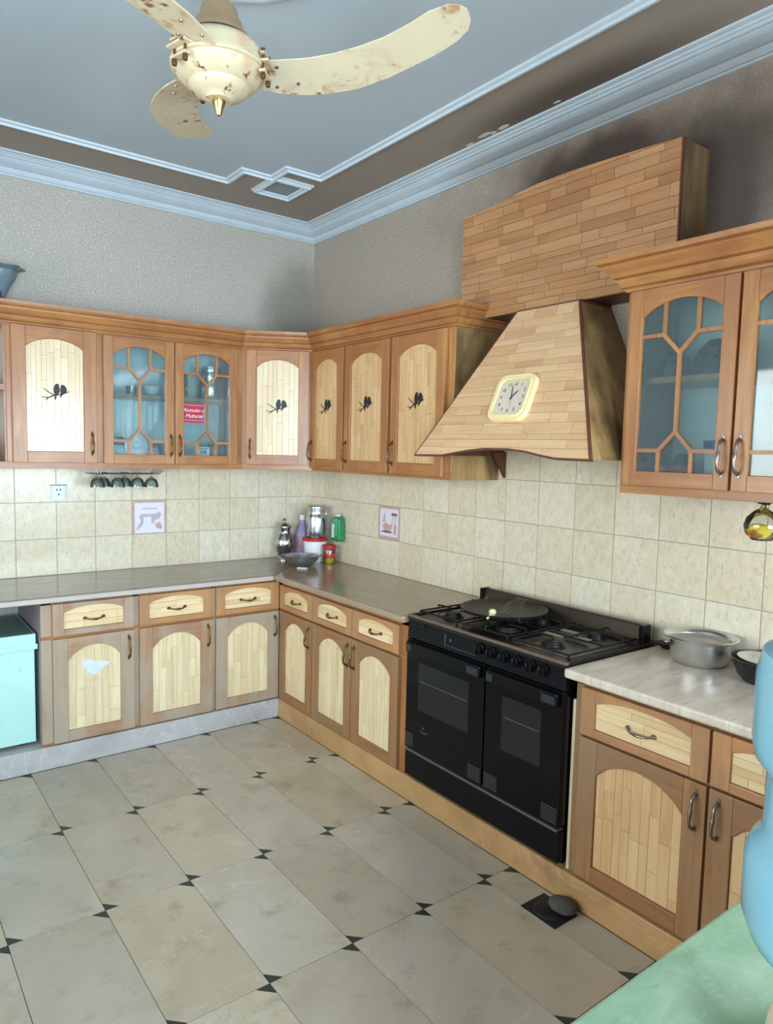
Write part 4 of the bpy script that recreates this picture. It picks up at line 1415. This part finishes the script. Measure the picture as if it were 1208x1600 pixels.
kb = thing('steel_wok', 'dull steel wok-shaped bowl in front of the jug and tub', 'bowl', (-.285, -.375, WZ))
lath('bowl', [(0, 0), (.05, .001), (.075, .012), (.098, .036), (.108, .062), (.110, .064), (.105, .062), (.094, .036), (.072, .016), (.05, .006), (0, .005)], DULL, kb, 48)
for s in (1, -1):
    node('handle', M().tube([(-.03 * s, s * .104, .058), (-.022 * s, s * .118, .062), (.022 * s, s * .118, .062), (.03 * s, s * .104, .058)], .0035, 8), DULL, kb, rot=(0, 0, .9), smooth=True)
tag(node('paper_scrap', M().prism([(-.03, -.012), (.03, -.016), (.034, .006), (.012, .016), (-.028, .012)], 'z', .0, .007), WHITE_P, None, loc=(-.345, -.485, WZ + .001), rot=(0, 0, -.9), bevel=.002), 'small crumpled white packet in front of the steel bowl', 'packet')

# ------------------------------------------------------------------ right worktop
pot = thing('cooking_pot', 'wide aluminium pot with flared rim on the cream worktop', 'pot', (-.126, -2.838, WZ))
lath('pot', [(0, .0), (.076, .0), (.091, .010), (.098, .026), (.100, .076), (.103, .086), (.114, .091), (.119, .093), (.121, .090), (.123, .094), (.119, .098), (.103, .092), (.095, .08), (.092, .026), (.072, .008), (0, .006)], ALU, pot, 56)
lath('lid', [(0, .074), (.04, .075), (.075, .070), (.093, .078), (.0935, .081), (.075, .074), (.04, .080), (0, .079)], plain('dull_aluminium_plate', 'a8a6a0', .4, .8, var=.15), pot, 48)
fp = thing('frying_pan', 'black deep pan holding a metal lid, beside the aluminium pot', 'pan', (-.145, -3.078, WZ))
lath('pan', [(0, 0), (.07, 0), (.09, .02), (.108, .068), (.112, .076), (.108, .076), (.086, .022), (.066, .006), (0, .005)], plain('black_nonstick', '131217', .35), fp, 48)
node('handle', M().tube([(-.104, -.03, .066), (-.15, -.055, .08), (-.21, -.09, .085)], [.009, .010, .012], 8), BLACK, fp, smooth=True)
ld = tag(node('shallow_dish', M().lathe([(0, .004), (.055, .004), (.078, .012), (.093, .014), (.094, .018), (.078, .016), (.055, .008), (0, .008)], n=48), ALU, None, loc=(-.145, -3.078, WZ + .055), rot=(.05, .04, 0), smooth=True), 'shallow steel dish lying in the black pan', 'dish')
st_ = thing('burner_cap', 'dirty ridged black burner cap on the worktop beside the cooker', 'burner cap', (-.055, -2.672, WZ))
q = M().lathe([(0, .004), (.022, .004), (.038, .016), (.040, .021), (.030, .025), (.014, .027), (0, .027)], n=36, wob=lambda a, z: 1 + (.04 * math.cos(18 * a) if z < .025 else 0))
node('ring', q, BLACK_M, st_, smooth=True)
node('foot', M().lathe([(0, 0), (.02, 0), (.022, .006), (0, .006)], n=20), BLACK_M, st_)
node('top_plate', M().lathe([(0, .027), (.018, .027), (.017, .030), (0, .031)], n=24), DULL, st_, smooth=True)

# ------------------------------------------------------------------ hanging glasses and dish
gk = thing('glass_rack', 'chrome wire glass rack fixed under the left wall cabinet', 'rack', (-1.29, -.16, ZB))
q = M()
for y in (-.09, -.06, -.03, 0, .03, .06):
    q.tube([(-.175, y, -.030), (.17, y, -.030), (.185, y, -.022), (.20, y, -.008)], .0022, 6)
q.tube([(-.175, -.09, -.030), (-.175, .06, -.030)], .0022, 6)
q.tube([(.17, -.09, -.030), (.17, .06, -.030)], .0022, 6)
node('rail', q, DULL, gk, smooth=True)
q = M()
for x in (-.165, -.15, -.135, .15):
    q.tube([(x, -.09, -.030), (x, -.09, 0)], .002, 6)
    q.tube([(x, .06, -.030), (x, .06, 0)], .002, 6)
node('hanger', q, DULL, gk, smooth=True)
gsm = M().lathe([(0, -.022), (.022, -.022), (.023, -.0245), (.006, -.027), (.004, -.034), (.004, -.044), (.012, -.050), (.028, -.060), (.036, -.078), (.038, -.1), (.036, -.1), (.034, -.078), (.024, -.062), (0, -.056)], n=24).mesh('stemmed_glass', CLEAR, True)
for i in range(6):
    x, y = [-.135, -.09, -.035, .02, .075, .135][i], [-.03, .03, -.045, .02, -.03, -.075][i]
    g = node('stemmed_glass', gsm, None, None, loc=(-1.29 + x, -.16 + y, ZB - .0015))
    tag(g, ['leftmost upturned stemmed glass in the hanging rack', 'second upturned stemmed glass from the left in the hanging rack', 'third upturned stemmed glass from the left in the hanging rack',
            'fourth upturned stemmed glass from the left in the hanging rack', 'fifth upturned stemmed glass from the left in the hanging rack', 'rightmost upturned stemmed glass in the hanging rack'][i], 'glass', 'stemmed glasses in the hanging rack')

hd = thing('hanging_glass', 'clear glass holding yellow and orange flowers hung under the right cabinet', 'glass', (-.16, -3.035, 1.333))
lath('bowl', [(0, -.05), (.03, -.046), (.05, -.025), (.055, 0), (.048, .025), (.028, .045), (.010, .056), (.006, .066), (.02, .07), (0, .071)], THIN, hd)
node('yellow_flowers', M().lathe([(0, -.04), (.024, -.036), (.034, -.016), (.026, .0), (0, .008)], (0, .01, 0), 16, wob=lambda a, z: 1 + .2 * math.sin(5 * a + z * 300)), YELLOW, hd)
node('orange_flowers', M().lathe([(0, -.041), (.018, -.037), (.024, -.026), (.012, -.012), (0, -.010)], (-.018, .012, 0), 12, wob=lambda a, z: 1 + .25 * math.sin(4 * a + z * 400)), ORANGE, hd)
node('hook', M().tube([(0, -.03, .082), (0, -.02, .072), (0, .01, .070), (0, .03, .08)], .003, 6).tube([(0, -.015, .08), (0, -.018, .07), (0, .0, .066)], .0025, 6), BLACK_M, hd, smooth=True)

# ------------------------------------------------------------------ things inside the glazed cabinets
SH = 1.808
FL = ZB + .018


def container(x, y, z, r, hs, label, group=None, rz=0):
    t_ = thing('steel_container', label, 'container', (x, y, z), rz, group)
    zz = 0
    for k, h in enumerate(hs):
        lath('tier', [(0, zz), (r - .004, zz), (r, zz + .006), (r, zz + h - .008), (r + .003, zz + h - .005), (r + .003, zz + h), (0, zz + h)], STEEL, t_, 28)
        zz += h
    lath('lid', [(r, zz), (r, zz + .006), (r * .6, zz + .012), (.006, zz + .013), (.006, zz + .022), (0, zz + .023)], STEEL, t_, 28)


container(-.985, -.16, SH, .062, (.075, .06), 'steel container at left on the shelf behind the red-stickered glass door')
container(-.785, -.15, SH, .068, (.075, .07, .035), 'three-tier steel container at right behind the red-stickered glass door')
b_ = thing('bowl', 'pale bowl on a plate on the upper shelf behind the left glazed door', 'bowl', (-1.12, -.15, SH))
lath('plate', [(0, 0), (.05, 0), (.08, .008), (.078, .010), (.05, .004), (0, .004)], WHITE_P, b_)
lath('bowl', [(0, .008), (.022, .008), (.042, .03), (.048, .055), (.045, .055), (.038, .03), (0, .014)], WHITE_P, b_)
tag(node('glass_cup', M().lathe([(0, 0), (.024, 0), (.03, .05), (.027, .05), (.022, .004), (0, .004)], n=24), CLEAR, None, loc=(-1.235, -.16, SH), smooth=True), 'small glass cup beside the pale bowl on the upper shelf', 'cup')
tag(node('folded_cloth', M().prism([(-.055, .0), (.05, .0), (.06, .02), (.03, .045), (.012, .032), (-.008, .05), (-.03, .03), (-.06, .028)], 'y', -.04, .04), plain('dark_violet_cloth', '3a3f6a', .9), None, loc=(-1.33, -.16, FL + .107), bevel=.006), 'dark blue-violet cloth bundle on the box behind the left glazed door', 'cloth')
tag(node('storage_box', M().box(-.07, .07, -.06, .06, 0, .105), plain('teal_box', '7fb0ae', .5), None, loc=(-1.335, -.16, FL + .001), bevel=.004), 'pale teal box at the bottom left behind the left glazed door', 'box')
dl = thing('doily_card', 'white scalloped lace card standing behind the centre pane of the left glazed door', 'card', (-1.235, -.235, FL + .04))
q = M()
P = []
for k in range(60):
    a = 2 * PI * k / 60
    rr = .062 * (1 + .05 * math.cos(15 * a))
    P.append((rr * math.cos(a), .062 + rr * math.sin(a)))
node('card', M().prism(P, 'y', -.002, .002), plain('lace_white', 'd8d4dc', .7), dl)
node('stand', M().box(-.035, .035, -.012, .012, -.04, .004), plain('pale_stand', 'b8c0c4', .5), dl)
node('rosette', M().lathe([(0, 0), (.012, .001), (.02, .006), (.018, .008), (0, .012)], n=20), LABEL_W, dl, loc=(0, -.0, .062), rot=(PI / 2, 0, 0), smooth=True)
tag(node('dark_jar', M().lathe([(0, 0), (.035, 0), (.038, .01), (.038, .10), (.028, .115), (0, .118)], n=24), plain('dark_blue_jar', '24384c', .3), None, loc=(-1.12, -.17, FL + .001), smooth=True), 'dark blue jar at the bottom right behind the left glazed door', 'jar')
tag(node('drinking_glass', M().lathe([(0, 0), (.03, 0), (.037, .12), (.034, .12), (.027, .004), (0, .004)], n=24), CLEAR, None, loc=(-.98, -.17, FL + .001), smooth=True), 'clear tumbler at the bottom left behind the door with the red sticker', 'glass')
lc = thing('label_card', 'small white printed card behind the bottom centre pane of the door with the red sticker', 'card', (-.872, -.27, FL))
node('card', M().box(-.036, .036, -.001, .001, 0, .105), WHITE_P, lc)
node('print', M().box(-.026, .026, -.0016, -.001, .092, .097).box(-.018, -.012, -.0016, -.001, .064, .088).box(-.008, .02, -.0016, -.001, .066, .086), plain('blue_grey_print', '4c5a78', .6), lc)
tag(node('dark_box', M().box(-.035, .035, -.04, .04, 0, .12), plain('dark_mauve_box', '44424c', .5), None, loc=(-.755, -.17, FL + .001), bevel=.003), 'dark box at the bottom right behind the door with the red sticker', 'box')
# red sticker on the glass (child of its door), with its white script
sx, sz = .048 + .006, .232
stk = node('red_sticker', M().box(0, .113, -.0095, -.0082, 0, .105), plain('crimson_sticker', 'b0203c', .5), gb, loc=(.051, 0, .228), label='crimson sticker with two lines of white script')
me = text_mesh('Ramadan ul', .026, LABEL_W, shear=.4)
me2 = text_mesh('Mubarak', .029, LABEL_W, shear=.4)
for mm, zz in ((me, .240 + .055), (me2, .240 + .024)):
    node('sticker_script', mm, parent=gb, loc=(.051 + .0565, -.0100, zz), rot=(PI / 2, 0, 0), label='white script lettering on the red sticker')
node('sticker_border', M().box(.053, .162, -.0100, -.0095, .2405, .242).box(.053, .162, -.0100, -.0095, .322, .3235), LABEL_W, gb)
# open shelf at far left
tag(node('glass_ornament', M().lathe([(0, 0), (.04, 0), (.045, .02), (.04, .07), (.03, .10), (.012, .13), (0, .135)], n=14, wob=lambda a, z: 1 + .1 * math.cos(7 * a)), FROST, None, loc=(-1.94, -.2, FL + .001), smooth=False), 'faceted pale blue glass ornament on the open shelf at the left edge', 'ornament')
# right cabinet
for i, (s, r, hh, lb) in enumerate(((2.71, .062, .095, 'smaller dark upturned glass bowl on the upper shelf of the right cabinet'), (2.86, .074, .12, 'larger dark cut-glass bowl at the right of the upper shelf of the right cabinet'))):
    o_ = node('dark_glass_bowl', M().lathe([(0, hh), (r * .4, hh), (r * .8, hh * .75), (r, hh * .3), (r * 1.02, 0), (0, 0)], n=24, wob=lambda a, z: 1 + .03 * math.cos(12 * a)), DARKGLASS, None, loc=(-.17, -s, 1.8125), smooth=False)
    tag(o_, lb, 'bowl')
for i, (s, lb) in enumerate(((2.70, 'dark sauce bottle with red band at the bottom left of the right cabinet'), (2.765, 'dark jar with red band behind the bottom centre pane of the right cabinet'))):
    b1 = thing('sauce_bottle', lb, 'bottle', (-.20 + .02 * i, -s, FL))
    lath('body', [(0, 0), (.026, 0), (.028, .01), (.030 + .008 * i, .05), (.026 + .012 * i, .09), (.014 + .01 * i, .12), (0, .125)], plain('dark_bottle_glass', '1f2830', .15), b1)
    node('label_band', M().lathe([(.0305 + .008 * i, .062), (.0305 + .0085 * i, .063), (.0285 + .0105 * i, .08)], n=28), RED_P, b1, smooth=True)
tb = thing('white_tub', 'white tub with blue lid in the lower right cabinet behind glass', 'tub', (-.17, -2.895, FL))
lath('tub', [(0, 0), (.05, 0), (.055, .14), (0, .141)], WHITE_P, tb)
lath('lid', [(0, .141), (.059, .141), (.060, .165), (.055, .168), (0, .169)], BLUE_P, tb)
tag(node('glass_dish', M().lathe([(0, 0), (.04, 0), (.06, .04), (.065, .09), (.062, .09), (.055, .04), (0, .005)], n=20), CLEAR, None, loc=(-.17, -3.16, 1.8125), smooth=True), 'clear glass dish on the upper shelf at the right edge', 'dish')
tag(node('teal_box', M().box(-.08, .08, -.07, .07, 0, .065), plain('light_teal_box', '9cc8cc', .5), None, loc=(-.17, -3.15, FL + .001), bevel=.004), 'light teal box in the lower cabinet at the right edge', 'box')

# ------------------------------------------------------------------ things on top of the wall cabinets
lp = thing('wall_lamp', 'brass wall lamp with frosted petal glass shade above the left cabinet', 'lamp', (-1.845, -.006, 2.32))
node('shade', M().lathe([(.02, .0), (.035, .02), (.05, .045), (.078, .062), (.10, .072), (.098, .075), (.076, .066), (.048, .049), (.03, .022), (.016, .004)], (0, -.12, -.005), 40, wob=lambda a, z: 1 + (.10 * math.cos(6 * a) * max(0, z) / .075)), FROST, lp, smooth=True)
node('lower_shade', M().lathe([(.012, -.07), (.03, -.03), (.06, .02), (.072, .055), (.070, .056), (.055, .02), (.026, -.03), (.01, -.066)], (.0, -.12, -.005), 36), FROST, lp, smooth=True)
node('holder', M().lathe([(0, -.012), (.02, -.012), (.024, 0), (.024, .014), (0, .016)], (-.005, -.12, .002), 20), BRASS_B, lp, smooth=True)
node('arm', M().tube([(-.0, 0, -.03), (-.03, -.03, -.03), (-.035, -.08, -.015), (-.01, -.12, -.008)], .004, 8), BRASS_B, lp, smooth=True)
node('backplate', M().tube([(0, .004, -.03), (0, -.008, -.03)], .03, 20), BRASS_B, lp)
node('wire', M().tube([(-.03, -.14, 0), (-.016, -.145, -.02), (-.008, -.14, -.05), (-.006, -.12, -.124)], .0025, 6), DECAL, lp, smooth=True)
ob = thing('dark_bowl', 'dark upturned bowl on top of the corner wall cabinet', 'bowl', (-.14, -.22, 2.131))
lath('bowl', [(0, .095), (.03, .093), (.06, .08), (.085, .05), (.092, 0), (0, 0)], plain('dark_brown_bowl', '2e2a28', .3), ob)
lath('knob', [(0, .095), (.008, .095), (.008, .103), (.014, .112), (0, .12)], CLEAR, ob, 16)
on = thing('dark_ornament', 'dark leaf-shaped ornament on top of the right glazed cabinet', 'ornament', (-.12, -2.93, 2.131))
node('leaf', M().prism([(-.10, .135), (-.095, .10), (-.06, .105), (-.03, .09), (.0, .10), (.05, .095), (.08, .07), (.06, 0), (-.06, 0), (-.05, .08)], 'x', -.006, .006), plain('dark_ornament_paint', '38282a', .5), on)
node('foot', M().box(-.03, .03, -.07, .07, 0, .008), plain('dark_ornament_foot', '2a2222', .5), on)

# ------------------------------------------------------------------ switch plates and decorated tiles
sp = thing('wall_socket', 'white single wall socket on the left wall tiles', 'socket', (-1.579, -.009, 1.275))
node('plate', M().box(-.037, .037, -.009, .001, -.042, .040), SOCKET_M, sp, bevel=.002)
node('hood_edge', M().box(-.042, .042, -.013, .001, .040, .044), plain('grey_plate_edge', '8b908e', .5), sp)
node('pin_hole', M().box(-.004, .004, -.0095, -.0088, -.012, -.004).box(-.012, -.006, -.0095, -.0088, .012, .022).box(.006, .012, -.0095, -.0088, .012, .022), INK, sp)
node('toggle', M().box(.020, .031, -.012, -.008, -.03, .03), WHITE_P, sp, bevel=.001)
s2 = thing('wall_socket', 'white socket box on the right wall tiles under the glazed cabinet', 'socket', (-.008, -3.235, 1.225), RY)
node('plate', M().box(-.035, .045, -.012, .001, -.05, .04), SOCKET_M, s2, bevel=.002)
node('pin_hole', M().box(-.004, .004, -.0125, -.0118, -.012, -.004).box(-.012, -.006, -.0125, -.0118, .012, .02), INK, s2)


def decor(name, label, loc, rz, kind):
    t_ = thing(name, label, 'tile', loc, rz)
    a = .0985
    h = .0965
    y = -.0005
    node('border', M().box(-a, a, y - .0012, y, -h, h), PINKT, t_)
    node('picture', M().box(-a + .014, a - .012, y - .0018, y - .001, -h + .02 if kind else -h + .004, h - .014), PALET, t_)
    q = M()
    if kind:
        q.prism([(-.06, -.02), (-.035, -.045), (.02, -.045), (.035, -.01), (.02, 0), (.0, -.012), (-.02, .004), (-.04, -.004)], 'y', y - .0024, y - .0018, 1)
        q.prism([(-.085, -.055), (-.05, -.045), (-.035, -.058), (.03, -.055), (.03, -.046), (-.03, -.05)], 'y', y - .0024, y - .0018, 2)
        q.box(.025, .075, y - .0024, y - .0018, .045, .06, 2)
        for k in range(4):
            q.box(.03 + k * .012, .034 + k * .012, y - .0024, y - .0018, -.01, .045, 0)
        q.prism([(.045, -.06), (.07, -.06), (.07, -.01), (.06, -.002), (.05, -.01)], 'y', y - .0024, y - .0018, 1)
        q.prism([(-.06, .0), (-.045, .05), (-.05, .07), (-.035, .05), (-.03, .005)], 'y', y - .0024, y - .0018, 0)
    else:
        q.prism([(-.06, .01), (-.045, .018), (.04, .018), (.055, .03), (.07, .015), (.06, -.01), (.03, -.02), (.03, -.04), (.01, -.035), (.01, .0), (-.035, .0), (-.035, -.035), (-.05, -.06), (-.08, -.08), (-.065, -.045), (-.05, -.03)], 'y', y - .0024, y - .0018, 0)
        q.prism([(.03, -.045), (.06, -.03), (.075, -.06), (.07, -.075), (.04, -.065)], 'y', y - .0024, y - .0018, 1)
        q.box(-.04, .045, y - .0024, y - .0018, .045, .052, 0)
    node('motif', q, [GREYT, PINKT, DKT], t_)


decor('decorated_tile', 'pink-bordered decorated tile on the left wall with a faint grey garden motif', ((decor_left[0] + decor_left[1]) / 2, -.0081, (decor_left[2] + decor_left[3]) / 2), 0, 0)
decor('decorated_tile', 'pink-bordered decorated tile on the right wall with a kitchen still life', (-.0081, -(decor_right[0] + decor_right[1]) / 2, (decor_right[2] + decor_right[3]) / 2), RY, 1)

# ------------------------------------------------------------------ floor drain and stone
dn_ = thing('floor_drain', 'black square floor drain plate beside the plinth', 'drain', (-.628, -2.636, 0))
node('plate', M().box(-.06, .06, -.074, .074, .0, .003), DRAIN_M, dn_, bevel=.001)
q = M().lathe([(0, .007), (.045, .007), (.050, .005), (.052, .003)], n=36)
node('cover', q, DRAIN_M, dn_, smooth=True)
q = M()
for i in range(-3, 4):
    for j in range(-3, 4):
        if i * i + j * j <= 10:
            q.box(i * .011 - .003, i * .011 + .003, j * .011 - .003, j * .011 + .003, .007, .0074)
node('slot', q, DECAL, dn_)
q = M()
q.lathe([(0, 0), (.03, .002), (.043, .014), (.040, .028), (.024, .038), (0, .041)], n=24, sy=1.15, wob=lambda a, z: 1 + .05 * math.sin(3 * a + z * 90) + .03 * math.sin(7 * a))
tag(node('pumice_stone', q, STONE, None, loc=(-.596, -2.668, .0076), smooth=True), 'round dark pumice stone resting on the floor drain', 'stone')

# ------------------------------------------------------------------ mint metal bin under the left worktop
bn = thing('metal_chest', 'mint green painted metal chest under the left end of the worktop', 'chest', (-2.08, -.28, .109))
o = (2.08, .28, -.109)
C0, C1, CF, CB = -2.36, -1.803, -.505, -.06
node('body', M(o).box(C0, C1, CF, CB, .125, .60), MINT, bn, bevel=.004)
node('foot', M(o).box(C0 + .03, C0 + .07, CF + .03, CB - .03, .109, .126).box(C1 - .07, C1 - .03, CF + .03, CB - .03, .109, .126), DECAL, bn)
node('lid', M(o).box(C0 - .004, C1 + .004, CF - .006, CB + .004, .598, .648, 0).box(C0 + .004, C1 - .004, CF + .002, CB - .004, .648, .6495, 1), [MINT, MINT_TOP], bn, bevel=.003)
node('rim_band', M(o).box(C0 - .006, C1 + .012, CF - .010, CF - .004, .575, .600), MINT, bn, bevel=.002)
node('hasp', M(o).tube([(C1 - .10, CF - .012, .60), (C1 - .085, CF - .016, .585), (C1 - .07, CF - .016, .578), (C1 - .07, CF - .012, .592)], .004, 6), WHITE_P, bn, smooth=True)

# ------------------------------------------------------------------ foreground island and water bottle
isl = thing('island_counter', 'green marble counter in the near right corner', 'counter', (-1.0, -4.1, 0))
node('worktop', M().box(-.95, .96, -.45, .512, .802, .832), GREEN, isl, bevel=.006)
node('base', M().box(-.85, .94, -.42, .44, .0, .802), wood('island_base_wood', '835534', '9c6b43', 'b08054'), isl)
BX, BY = -1.612, -3.859
dp = thing('water_dispenser', 'beige water dispenser stand on the green counter', 'dispenser', (BX, BY, .832))
lath('base', [(0, 0), (.10, 0), (.105, .006), (.098, .07), (.085, .115), (.075, .122), (.062, .124), (.045, .115), (.03, .08), (0, .08)], BEIGE, dp, 40)
node('tap', M().tube([(-.095, -.02, .035), (-.125, -.028, .035), (-.135, -.03, .02)], .008, 10), WHITE_P, dp, smooth=True)
wb = thing('water_bottle', 'large translucent blue water bottle upturned on its stand, right edge', 'bottle', (BX, BY, .832 + .078))
lath('body', [(0, .0), (.026, .0), (.028, .035), (.045, .05), (.09, .075), (.125, .105), (.134, .13), (.134, .19), (.128, .205), (.119, .215), (.117, .225), (.117, .285), (.120, .295), (.131, .308), (.134, .325), (.134, .40), (.128, .425), (.10, .44), (.05, .437), (0, .43)], BOTTLE, wb, 56)
lath('water', [(0, .004), (.022, .004), (.024, .036), (.085, .078), (.118, .106), (.127, .13), (.127, .19), (.111, .216), (.111, .25), (0, .25)], glass('blue_water', '4aa0e0', .02, .02, .45, '2f86d0'), wb, 40)
